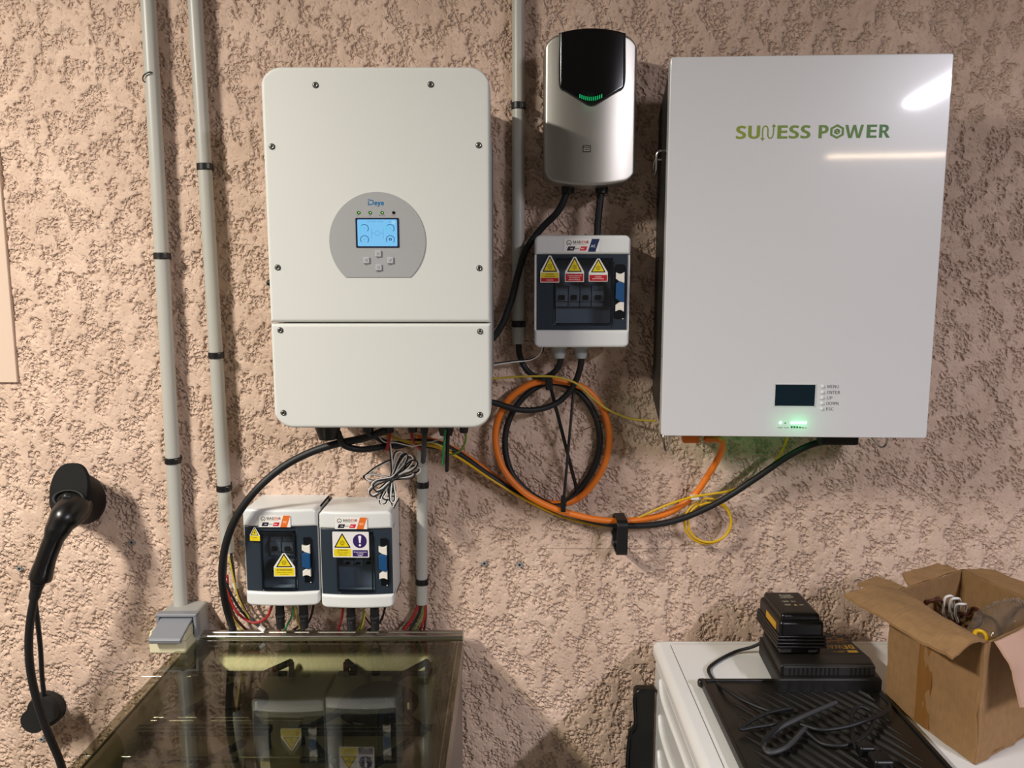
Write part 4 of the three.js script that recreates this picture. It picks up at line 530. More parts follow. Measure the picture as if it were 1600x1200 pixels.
// ---------------------------------------------------------------- charging plug in its dock
{
  const b0 = P(126, 778, 0), o = thing('plug_dock', 'black wall dock with a tilted hood holding the charging plug', 'plug holder', [b0.x, b0.y - 0.05, 0]);
  const rings = [[126, 779, 0.0, 0.049, 0.051], [126, 779, 0.006, 0.049, 0.051], [123, 777, 0.03, 0.046, 0.049], [116, 772, 0.06, 0.041, 0.047], [109, 767, 0.088, 0.0365, 0.0475], [107, 766, 0.092, 0.033, 0.044]];
  const pos = [], idx = [], n = 44;
  rings.forEach(([px, py, z, rx, ry]) => { const c = P(px, py, z); for (let j = 0; j < n; j++) { const a = j / n * Math.PI * 2, s = Math.sin(a), c2 = Math.cos(a); const ex = z > 0.05 ? 0.72 : 1; pos.push(c.x + Math.sign(c2) * Math.abs(c2) ** ex * rx, c.y + (s > 0 ? s : Math.sign(s) * Math.abs(s) ** ex) * ry * (s < 0 && z > 0.05 ? 0.9 : 1), z + (z > 0.08 ? -0.016 * s : 0)); } });
  for (let i = 0; i < rings.length - 1; i++) for (let j = 0; j < n; j++) { const a = i * n + j, b = i * n + (j + 1) % n; idx.push(a, b, a + n, b, b + n, a + n); }
  const c = P(107, 766, 0.092), e = pos.length / 3; pos.push(c.x, c.y, 0.092); for (let j = 0; j < n; j++) idx.push(e, (rings.length - 1) * n + j, (rings.length - 1) * n + (j + 1) % n);
  const g = new THREE.BufferGeometry(); g.setAttribute('position', new THREE.Float32BufferAttribute(pos, 3)); g.setIndex(idx);
  wpart('hood', creased(g, 0.8), mat(0x080707, 0.75, 0, { specularIntensity: 0.5 }), o);
  const c2 = P(107, 779, 0.098); const rim = new THREE.TorusGeometry(0.026, 0.0035, 8, 32); rim.scale(1, 0.55, 1); rim.rotateX(-0.35); wpart('mouth', at(rim, c2.x, c2.y, c2.z), M.blackMatt, o);
  const p = thing('charging_plug', 'glossy black charging plug handle hanging from the dock', 'plug', P(57, 910, 0.14).toArray());
  wpart('handle', taper([P(121, 785, 0.070), P(115, 794, 0.096), P(104, 807, 0.118), P(92, 825, 0.130), P(83, 845, 0.136), P(73, 871, 0.140), P(63, 904, 0.141)], [0.027, 0.0290, 0.0265, 0.0210, 0.0165, 0.0162, 0.0190], 60, 28), mat(0x0a0a0b, 0.3), p);
  wpart('latch', taper([P(98, 777, 0.098), P(106, 776, 0.112), P(114, 779, 0.104)], [0.004, 0.0065, 0.004], 16, 10), M.black, p);
  const A = P(62, 900, 0.142), B = P(54, 932, 0.140), dir = B.clone().sub(A), st = []; for (let i = 0; i < 6; i++) { const q = A.clone().addScaledVector(dir, i / 6), h = cyl(0.0148 - i * 0.0012, 0.0140 - i * 0.0012, dir.length() / 7.5, 0, 0, 0); h.applyQuaternion(new THREE.Quaternion().setFromUnitVectors(V(0, -1, 0), dir.clone().normalize())); st.push(at(h, q.x, q.y, q.z)); } st.push(tubeV([A, B], 0.0095, 8, 12));
  wpart('strain_relief', join(st), M.rubber, p, 'ribbed rubber strain relief');
  single('charging_cable', tubeV([...[[55, 928, 0.14], [48, 965, 0.136], [45, 1005, 0.125], [48, 1050, 0.11], [58, 1095, 0.098], [73, 1140, 0.085], [90, 1180, 0.075], [112, 1230, 0.065]].map(q => P(...q)), V(-0.71, 0.45, 0.055), V(-0.70, 0.20, 0.06), V(-0.70, 0.05, 0.08), V(-0.72, 0.0085, 0.16), V(-0.80, 0.0085, 0.30)], 0.0070, 200, 14), M.rubber, 'black cable from the charging plug down past the round cable hook', 'cable');
  cab('charging_cable', 'thinner black cable rising behind the charging cable', [[54, 932, 0.13], [58, 965, 0.115], [63, 1010, 0.095], [66, 1060, 0.07], [70, 1095, 0.05]], 0.0042, M.rubber, undefined, 'cable', 80);
  const h0 = P(74, 1106, 0), hk = thing('cable_hook', 'round black cable hook low on the wall', 'hook', [h0.x, h0.y - 0.034, 0]);
  wpart('base_disc', join([cyl(0.033, 0.034, 0.018, h0.x + 0.004, h0.y + 0.003, 0.009, 'z', 36), cyl(0.024, 0.026, 0.04, h0.x + 0.002, h0.y + 0.001, 0.03, 'z', 30)]), M.blackMatt, hk);
  const h1 = P(66, 1110, 0.06); wpart('front_disc', join([cyl(0.0265, 0.029, 0.012, h1.x, h1.y, 0.058, 'z', 36)]), M.blackMatt, hk);
}
// ---------------------------------------------------------------- weatherproof socket under the first conduit
{
  const c = P(292, 955, 0), o = thing('outdoor_socket', 'grey flap socket box with a cream lower body under the conduit', 'socket', [P(275, 1022, 0.09).x, P(262, 1022, 0.09).y, 0]);
  const a = P(250, 967, 0.065), b = P(303, 967, 0.065), tp = P(275, 962, 0.065).y, bt = P(275, 1000, 0.065).y;
  wpart('back_box', join([box(b.x - a.x + 0.006, 0.078, 0.058, (a.x + b.x) / 2, tp - 0.036, 0.029, 0.006)]), mat(0x9a9994, 0.5), o);
  wpart('collar', join([box(b.x - a.x + 0.012, 0.006, 0.018, (a.x + b.x) / 2, tp + 0.001, 0.060, 0.002), box(0.006, 0.044, 0.018, a.x - 0.003, tp - 0.019, 0.060, 0.002), box(0.006, 0.044, 0.018, b.x + 0.003, tp - 0.019, 0.060, 0.002)]), M.flapGrey, o);
  const f = box(0.060, 0.006, 0.060, 0, 0, 0.030, 0.0025), f2 = box(0.058, 0.009, 0.006, 0, -0.003, 0.058, 0.002); const fg = join([f, f2]); fg.rotateX(0.30); wpart('flap', at(fg, (a.x + b.x) / 2 - 0.001, tp - 0.006, 0.060), M.flapGrey, o, 'grey spring flap');
  const c0 = P(232, 1005, 0.10), c1 = P(290, 1005, 0.10), ct = P(260, 991, 0.10).y, cb = P(260, 1022, 0.10).y; wpart('cream_body', join([box(c1.x - c0.x, ct - cb, 0.10, (c0.x + c1.x) / 2, (ct + cb) / 2, 0.05, 0.004), box(0.005, 0.008, 0.055, c1.x - 0.003, ct + 0.001, 0.07, 0.002), box(0.005, 0.006, 0.05, c0.x + 0.003, ct, 0.07, 0.002)]), M.cream, o, 'cream plastic body');
  wpart('seam', box(c1.x - c0.x + 0.0006, 0.0008, 0.099, (c0.x + c1.x) / 2, ct - 0.013, 0.0508), mat(0xa09a80, 0.6), o);
}
// ---------------------------------------------------------------- wall anchors
[[205, 848, 'between the charging plug and the first conduit'], [30, 889, 'beside the lower end of the charging plug'], [65, 1156, 'below the round cable hook'], [757, 881, 'below the loop, nearer the cooker'], [812, 883, 'below the loop, nearer the battery'], [378, 849, 'between the conduit and the twin enclosures']].forEach(([px, py, w]) => {
  const c = P(px, py, 0.002), o = thing('wall_anchor', `small grey wall anchor with a dark hole ${w}`, 'anchor', [c.x, c.y - 0.0045, 0], 'empty wall anchors'), s = new THREE.Shape(); s.absarc(0, 0, 0.0050, 0, Math.PI * 2); const h = new THREE.Path(); h.absarc(0, 0, 0.0024, 0, Math.PI * 2); s.holes.push(h);
  wpart('collar', at(extr(s, 0.0058, 0.0006), c.x, c.y, -0.0032), M.anchor, o); wpart('hole', cyl(0.0025, 0.0025, 0.001, c.x, c.y, -0.0005, 'z', 12), M.black, o); wpart('fin', join([box(0.003, 0.0022, 0.004, c.x - 0.0055, c.y + 0.001, 0), box(0.003, 0.0022, 0.004, c.x + 0.0055, c.y - 0.001, 0)]), M.anchor, o);
});

// ---------------------------------------------------------------- cooker with a smoked glass lid
{
  const LY = 0.902, X0 = -0.615, X1 = -0.094, Z0 = 0.032, Z1 = 0.60, cx = (X0 + X1) / 2, cz = (Z0 + Z1) / 2, w = X1 - X0, dp = Z1 - Z0;
  const o = thing('gas_cooker', 'steel gas cooker under a closed smoked glass lid', 'cooker', [cx, 0, cz]);
  part('body', box(w - 0.004, 0.80, dp - 0.01, 0, 0.44, 0, 0.004), mat(0x8d8a85, 0.35, 0.7), o); part('plinth', box(w - 0.06, 0.045, dp - 0.06, 0, 0.0225, 0), M.black, o);
  // pressed steel top: raised rim, rounded well
  const n = 90, pos = [], idx = [], top = 0.884, depth = 0.030; const sd = (x, z) => { const qx = Math.abs(x) - (w / 2 - 0.035) + 0.045, qz = Math.abs(z) - (dp / 2 - 0.035) + 0.045; return Math.hypot(Math.max(qx, 0), Math.max(qz, 0)) + Math.min(Math.max(qx, qz), 0) - 0.045; };
  for (let j = 0; j <= n; j++) for (let i = 0; i <= n; i++) { const x = (i / n - 0.5) * w, z = (j / n - 0.5) * dp, d = sd(x, z), t = Math.min(1, Math.max(0, (-d + 0.003) / 0.034)); pos.push(x, top - depth * t * t * (3 - 2 * t), z); }
  for (let j = 0; j < n; j++) for (let i = 0; i < n; i++) { const a = j * (n + 1) + i, b = a + n + 1; idx.push(a, b, a + 1, b, b + 1, a + 1); }
  const hg = new THREE.BufferGeometry(); hg.setAttribute('position', new THREE.Float32BufferAttribute(pos, 3)); hg.setIndex(idx); hg.computeVertexNormals();
  part('hob_top', hg, mat(0xb8b4a8, 0.42, 1), o, 'pressed steel hob with a rounded well');
  part('rim', join([box(w, 0.045, 0.004, 0, top - 0.022, dp / 2 - 0.002), box(w, 0.045, 0.004, 0, top - 0.022, -dp / 2 + 0.002), box(0.004, 0.045, dp, -w / 2 + 0.002, top - 0.022, 0), box(0.004, 0.045, dp, w / 2 - 0.002, top - 0.022, 0)]), mat(0xb8b4a8, 0.35, 1), o);
  const rail = part('hinge_rail', join([box(w + 0.002, 0.020, 0.010, 0, LY - 0.002, -dp / 2 + 0.002, 0.003), box(w, 0.004, 0.014, 0, LY + 0.004, -dp / 2 + 0.010, 0.0018)]), M.steel, o, 'steel hinge rail'); part('edge_strip', cyl(0.0032, 0.0032, w, 0, LY + 0.003, -dp / 2 + 0.017, 'x', 12), M.chrome, rail);
  const lid = part('lid', join([box(w + 0.004, 0.005, dp - 0.02, 0, LY - 0.0025, 0.012, 0.0015)]), mat(0xd6d6ca, 0.03, 0, { transmission: 1, thickness: 0, ior: 1.55 }), o, 'smoked glass lid');
  part('lid_trim', join([cyl(0.0022, 0.0022, dp - 0.03, w / 2 - 0.010, LY - 0.008, 0.01, 'z', 8), cyl(0.0022, 0.0022, dp - 0.03, -w / 2 + 0.010, LY - 0.008, 0.01, 'z', 8)]), M.steel, lid);
  const fy = top - depth, q = (px, py, y) => { const p = PY(px, py, y); return V(p.x - cx, p.y, p.z - cz); };
  const burner = (x, z, r) => { const b = part('burner', join([at(new THREE.LatheGeometry([[0, 0], [r * 1.5, 0], [r * 1.42, 0.004], [r * 1.02, 0.006], [r, 0.012], [0, 0.012]].map(p => new THREE.Vector2(...p)), 40), x, fy, z)]), M.darkSteel, o); part('cap', at(new THREE.LatheGeometry([[0, 0.006], [r * 0.98, 0.006], [r * 1.0, 0.003], [r * 0.96, 0], [0, 0]].map(p => new THREE.Vector2(...p)).reverse(), 40), x, fy + 0.012, z), M.castIron, b, 'black burner cap'); part('igniter', join([cyl(0.002, 0.002, 0.014, x + r * 1.2, fy + 0.007, z + r * 0.5), ball(0.002, x + r * 1.2, fy + 0.014, z + r * 0.5, 8)]), M.latchWhite, b); };
  burner(-0.125, -0.12, 0.040); burner(0.125, -0.12, 0.046); burner(-0.125, 0.13, 0.048); burner(0.125, 0.13, 0.036);
  const gy = top - 0.004; const bar = (x0, z0, x1, z1, hh = 0.010, th = 0.009) => { const dx = x1 - x0, dz = z1 - z0, g = box(Math.hypot(dx, dz), hh, th, 0, 0, 0, 0.002); g.rotateY(-Math.atan2(dz, dx)); return at(g, (x0 + x1) / 2, gy, (z0 + z1) / 2); };
  for (const [xa, ya, xb, yb] of [[222, 1057, 298, 1057], [218, 1121, 307, 1121], [213, 1126, 302, 1126], [330, 1121, 470, 1121], [330, 1126, 470, 1126], [134, 1181, 222, 1183], [310, 1183, 480, 1183]]) part('support_highlight', tubeV([q(xa, ya, gy - 0.001), q((xa + xb) / 2, (ya + yb) / 2, gy - 0.001), q(xb, yb, gy - 0.001)], 0.0009, 12, 8), M.chrome, o, 'thin chrome rod standing in for a highlight on the pan support edge');  // thin chrome rods stand in for lamp highlights along the pan support edges
  for (const s of [-1, 1]) { const gx = s * 0.125, gr = part('pan_support', join([bar(gx - 0.105, -0.005, gx + 0.105, -0.005), bar(gx - 0.105, 0.005, gx + 0.105, 0.005)]), M.castIron, o, 'black iron pan support');
    for (const z of [-0.12, 0.13]) { part('arm', join([bar(gx - 0.02, z - 0.03, gx - 0.075, z - 0.10), bar(gx + 0.02, z - 0.03, gx + 0.075, z - 0.10), bar(gx - 0.02, z + 0.03, gx - 0.085, z + 0.11), bar(gx + 0.02, z + 0.03, gx + 0.085, z + 0.11)]), M.castIron, gr); part('cross_bar', bar(gx - 0.08, z - 0.055, gx + 0.08, z - 0.055, 0.008, 0.007), M.castIron, gr); }
    for (const [fx2, fz2] of [[-0.10, -0.005], [0.10, 0.005], [-0.075, -0.215], [0.075, -0.215], [-0.08, 0.235], [0.08, 0.235]]) part('foot', cyl(0.005, 0.006, gy - fy, gx + fx2, (gy + fy) / 2, fz2, 'y', 8), M.castIron, gr); }
}
// ---------------------------------------------------------------- white washing machine
const WY = 0.894;
{
  const X0 = 0.268, X1 = 0.868, Z0 = 0.034, Z1 = 0.62, w = X1 - X0, dp = Z1 - Z0, o = thing('washing_machine', 'white washing machine carrying the grill plate and cardboard box', 'appliance', [(X0 + X1) / 2, 0, (Z0 + Z1) / 2]);
  part('cabinet', box(w - 0.012, WY - 0.05, dp - 0.01, 0, 0.01 + (WY - 0.05) / 2, 0, 0.006), M.enamelGrey, o, 'white side panels'); for (const [a, b] of [[-1, -1], [1, -1], [-1, 1], [1, 1]]) part('foot', cyl(0.02, 0.022, 0.012, a * w * 0.42, 0.006, b * dp * 0.42), M.black, o);
  part('top_board', box(w, 0.034, dp, 0, WY - 0.0175, 0, 0.014), M.enamel, o, 'white rounded top board');
  const gz = dp / 2 - 0.022, gx = w / 2 - 0.030; const inset = rrect(2 * gx, 2 * gz, 0.006), ih = rrect(2 * gx - 0.0016, 2 * gz - 0.0016, 0.0055); inset.holes.push(ih); const ig = extr(inset, 0.0006); ig.rotateX(-Math.PI / 2); part('seam', at(ig, 0, WY - 0.0004, 0), mat(0x6a6660, 0.6), o, 'thin dark seam round the top panel');
  const panel = box(2 * gx - 0.002, 0.0012, 2 * gz - 0.002, 0, WY - 0.0003, 0); part('top_panel', panel, M.enamel, o);
  for (const yy of [0.825, 0.755, 0.685]) { const r = tubeV([V(-w / 2 + 0.0055, yy + 0.02, -dp / 2 + 0.07), V(-w / 2 + 0.0045, yy + 0.008, -dp / 2 + 0.082), V(-w / 2 + 0.0045, yy, -dp / 2 + 0.10), V(-w / 2 + 0.0045, yy, 0), V(-w / 2 + 0.0045, yy, dp / 2 - 0.08)], 0.0045, 60, 10); part('side_rib', r, M.enamel, o, 'pressed rib in the side panel'); }
}
{ // black tray on edge between wall and machine
  const s = new THREE.Shape(); const A = P(990, 1073, 0.06), B = P(1026, 1073, 0.06), yb = 0.52; const x0 = A.x, x1 = 0.2705; s.moveTo(x0 + 0.008, A.y); s.lineTo(x1, A.y); s.lineTo(x1, yb); s.lineTo(x0 - 0.012, yb); const ym = P(985, 1142, 0.06).y; s.lineTo(x0 - 0.008, ym); s.quadraticCurveTo(x0 + 0.002, ym + 0.004, x0 + 0.003, ym + 0.02); s.lineTo(x0, A.y - 0.012); s.quadraticCurveTo(x0, A.y, x0 + 0.008, A.y);
  const o = thing('baking_tray', 'black tray standing against the wall beside the washing machine', 'tray', [(x0 + x1) / 2, yb, 0.06]); wpart('pan', at(extr(s, 0.02, 0.004), 0, 0, 0.05), mat(0x0b0a09, 0.35), o); wpart('rim', tubeV([V(x0 - 0.012, yb + 0.01, 0.072), V(x0 - 0.007, ym, 0.072), V(x0 + 0.002, ym + 0.02, 0.072), V(x0 + 0.001, A.y - 0.01, 0.072), V(x0 + 0.01, A.y - 0.001, 0.072), V(x1, A.y - 0.001, 0.072)], 0.003, 50, 8), mat(0x0b0a09, 0.3), o);
  const base = box(0.05, yb, 0.07, (x0 + x1) / 2 - 0.012, yb / 2, 0.06, 0.004); wpart('stand', base, M.blackMatt, o);
}
{ // ribbed grill plate
  const X0 = 0.318, X1 = 0.606, Z0 = 0.212, Z1 = 0.53, h = 0.016, w = X1 - X0, dp = Z1 - Z0, o = thing('grill_plate', 'black ribbed grill plate lying on the washing machine', 'grill plate', [(X0 + X1) / 2, WY, (Z0 + Z1) / 2]);
  const iron = mat(0x1a1816, 0.34); part('plate', box(w, h - 0.004, dp, 0, (h - 0.004) / 2 + 0.0005, 0, 0.003), iron, o); part('lip', join([box(w, 0.006, 0.006, 0, h - 0.003, -dp / 2 + 0.003, 0.002), box(w, 0.006, 0.006, 0, h - 0.003, dp / 2 - 0.003, 0.002), box(0.006, 0.006, dp, -w / 2 + 0.003, h - 0.003, 0, 0.002), box(0.006, 0.006, dp, w / 2 - 0.003, h - 0.003, 0, 0.002)]), iron, o); part('corner_lug', box(0.016, 0.014, 0.012, -w / 2 + 0.002, h - 0.007, -dp / 2 + 0.003, 0.005), iron, o);
  const ang = Math.atan2(0.05, 0.029), ux = Math.cos(ang), uz = Math.sin(ang), mX = w / 2 - 0.022, mZ = dp / 2 - 0.02; for (let k = -40; k <= 40; k++) { const ox = k * 0.0195; let t0 = -9, t1 = 9; for (const [p, u, m] of [[ox, ux, mX], [0, uz, mZ]]) { const a = (-m - p) / u, b = (m - p) / u; t0 = Math.max(t0, Math.min(a, b)); t1 = Math.min(t1, Math.max(a, b)); } if (t1 - t0 < 0.02) continue; const g = new THREE.CylinderGeometry(0.0016, 0.0036, 0.0052, 4, 1); g.rotateY(Math.PI / 4); g.scale((t1 - t0) / 0.0054, 1, 0.9); g.rotateY(-ang); part('rib', at(g, ox + ux * (t0 + t1) / 2, h - 0.0016, uz * (t0 + t1) / 2), iron, o); }
}
{ // tool charger and its battery pack
  const pts = [[0.436, 0.252], [0.603, 0.252], [0.607, 0.215], [0.603, 0.165], [0.590, 0.128], [0.565, 0.105], [0.50, 0.095], [0.452, 0.100], [0.446, 0.118]], cx = 0.52, cz = 0.18, Y = WY + 0.0005, o = thing('tool_charger', 'black tool battery charger with vents and a worn yellow label', 'charger', [cx, WY, cz]);
  const raise = 0.009; const sh = k => poly(pts.map(([x, z]) => [(x - cx) * k, -(z - cz) * k])); const up = g => { g.rotateX(-Math.PI / 2); return g; };
  part('base', at(up(extr(sh(1), 0.028, 0.004)), 0, raise, 0), mat(0x100f0f, 0.5), o); for (const [a, b] of [[0.475, 0.13], [0.46, 0.24], [0.59, 0.24], [0.575, 0.13]]) part('foot', cyl(0.007, 0.008, raise + 0.002, a - cx, (raise + 0.002) / 2, b - cz), M.blackMatt, o);
  const deckPts = [[0.442, 0.236], [0.598, 0.236], [0.602, 0.212], [0.598, 0.168], [0.585, 0.133], [0.562, 0.112], [0.50, 0.101], [0.457, 0.106], [0.451, 0.122]]; part('deck', at(up(extr(poly(deckPts.map(([x, z]) => [x - cx, -(z - cz)])), 0.020, 0.004)), 0, raise + 0.024, 0), mat(0x1e1a16, 0.55), o);
  const vy = raise + 0.034, slot = i => { const g = box(0.0026, 0.0135, 0.003); return at(g, -0.064 + i * 0.0072, vy, 0.0606); }; const vp = box(0.15, 0.018, 0.006, 0.002, vy, 0.0585, 0.002); vp.rotateX(0); part('vent_panel', vp, mat(0x2b2a2a, 0.45), o); for (let i = 0; i < 19; i++) if (i < 12 || i > 13) part('vent_slot', slot(i), mat(0x030303, 0.9), o);
  const lab = canvasTex(400, 300, (g, W, H) => { g.fillStyle = '#171410'; g.fillRect(0, 0, W, H); g.translate(W, H); g.rotate(Math.PI); g.fillStyle = '#c8971c'; g.fillRect(30, 18, 90, 34); g.font = 'bold 30px sans-serif'; g.fillStyle = '#b58a2a'; g.fillText('DE9130', 150, 44); g.font = 'bold 84px sans-serif'; g.fillStyle = '#dba51e'; g.fillText('DEWALT', 20, 138); g.fillStyle = '#a8741a'; const r = lcg(5); for (let i = 0; i < 46; i++) g.fillRect(20 + r() * 330, 160 + r() * 110, 18 + r() * 60, 6 + r() * 16); g.fillStyle = '#1a1612'; for (let i = 0; i < 60; i++) g.fillRect(r() * 400, 150 + r() * 150, 4 + r() * 26, 2 + r() * 8); });
  const lg = sheet(0.075, 0.070, 0.0003, 0, 0, 0); lg.rotateX(-Math.PI / 2); part('label', at(lg, 0.565 - cx - 0.008, raise + 0.0441, 0.165 - cz), new THREE.MeshStandardMaterial({ map: lab, roughness: 0.5 }), o, 'worn black and yellow label printed upside down');
  const DY = WY + raise + 0.0442, b = thing('battery_pack', 'black ribbed power tool battery pack on the charger', 'battery pack', [0.487, DY, 0.153]); const bm = mat(0x0d0c0c, 0.32);
  part('foot_block', box(0.070, 0.016, 0.100, 0, 0.008, 0, 0.005), bm, b); for (let i = 0; i < 4; i++) part('rib_band', box(0.084 - i * 0.0008, 0.0052, 0.116 - i * 0.001, 0, 0.0165 + i * 0.0058, 0, 0.0024), bm, b);
  part('upper_block', box(0.076, 0.030, 0.108, 0, 0.045, -0.001, 0.007), bm, b); part('top_block', box(0.066, 0.020, 0.096, 0, 0.060, -0.002, 0.006), bm, b); part('clip', join([box(0.020, 0.010, 0.004, -0.026, 0.010, 0.051, 0.001), box(0.014, 0.006, 0.004, 0.020, 0.008, 0.051, 0.001)]), mat(0x3a3836, 0.4), b);
  part('side_strip', box(0.001, 0.012, 0.05, -0.0385, 0.045, 0.012), mat(0xc9961c, 0.45), b, 'yellow strip on the side');
  const tp = canvasTex(256, 384, (g, W, H) => { g.fillStyle = '#111010'; g.fillRect(0, 0, W, H); g.translate(W, H); g.rotate(Math.PI); g.fillStyle = '#c9c4ae'; g.textAlign = 'center'; g.font = 'bold 30px sans-serif'; g.fillText('DE9116', 128, 348); g.fillText('DEWALT', 128, 312); g.font = '20px sans-serif'; g.fillText('18V  Ni-Cd', 140, 284); g.font = 'bold 34px sans-serif'; g.fillText('CE  (M)', 140, 220); g.fillStyle = '#c8b458'; g.beginPath(); g.moveTo(92, 124); g.lineTo(128, 124); g.lineTo(110, 158); g.fill(); g.fillStyle = '#8f8a78'; g.fillRect(150, 128, 50, 28); g.fillRect(40, 128, 36, 24); });
  const tg = sheet(0.052, 0.080, 0.0003, 0, 0, 0); tg.rotateX(-Math.PI / 2); part('top_print', at(tg, 0, 0.0701, -0.002), new THREE.MeshStandardMaterial({ map: tp, roughness: 0.45 }), b);
}
{ // power cord
  const gy = WY + 0.021, q = (x, y, h = 0) => PY(x, y, gy + h), pts = [V(0.455, WY + 0.025, 0.102), V(0.44, WY + 0.016, 0.10), PY(1150, 1018, WY + 0.006), PY(1115, 1037, WY + 0.004), PY(1107, 1046, WY + 0.004), PY(1113, 1060, WY + 0.005), PY(1135, 1078, gy), q(1165, 1096), q(1210, 1112), q(1240, 1106, 0.004), q(1200, 1114, 0.006), q(1165, 1132, 0.002), q(1157, 1140), q(1175, 1137, 0.002), q(1230, 1127, 0.006), q(1300, 1100, 0.010)];
  const o = thing('mains_cable', 'tangled black mains cable with a plug lying on the grill plate', 'cord', [0.46, gy - 0.003, 0.36]);
  wpart('lead', tubeV(pts, 0.0030, 240, 8), M.rubber, o);
  wpart('loop', tubeV([q(1300, 1101, 0.010), q(1240, 1123, 0.010), q(1205, 1145, 0.006), q(1192, 1165), q(1205, 1172), q(1235, 1160, 0.002), q(1255, 1140, 0.004), q(1265, 1148, 0.002), q(1285, 1162), q(1315, 1165, 0.003), q(1340, 1157, 0.005), q(1362, 1135, 0.008), q(1362, 1112, 0.010), q(1345, 1104, 0.012), q(1332, 1114, 0.010), q(1332, 1140, 0.006), q(1336, 1165, 0.004), q(1345, 1180)], 0.0032, 260, 8), M.rubber, o);
  wpart('loop', tubeV([q(1252, 1132, 0.004), q(1280, 1140, 0.006), q(1320, 1136, 0.009), q(1352, 1126, 0.014), q(1385, 1112, 0.006), q(1389, 1100, 0.002), q(1376, 1085, 0.004)], 0.0032, 120, 8), M.rubber, o);
  wpart('loop', tubeV([q(1258, 1138, 0.004), q(1225, 1170, 0.004), q(1200, 1176), q(1194, 1160), q(1212, 1142, 0.005), q(1250, 1122, 0.012), q(1306, 1098, 0.014)], 0.0034, 120, 8), M.darkGrey, o);
  const a = q(1352, 1175, 0.004); wpart('plug', join([box(0.022, 0.016, 0.018, a.x, a.y + 0.004, a.z, 0.004), box(0.028, 0.018, 0.026, a.x + 0.008, a.y + 0.004, a.z + 0.028, 0.005), cyl(0.0022, 0.0022, 0.02, a.x + 0.003, a.y + 0.004, a.z + 0.05, 'z', 10), cyl(0.0022, 0.0022, 0.02, a.x + 0.014, a.y + 0.004, a.z + 0.05, 'z', 10)]), M.black, o);
}
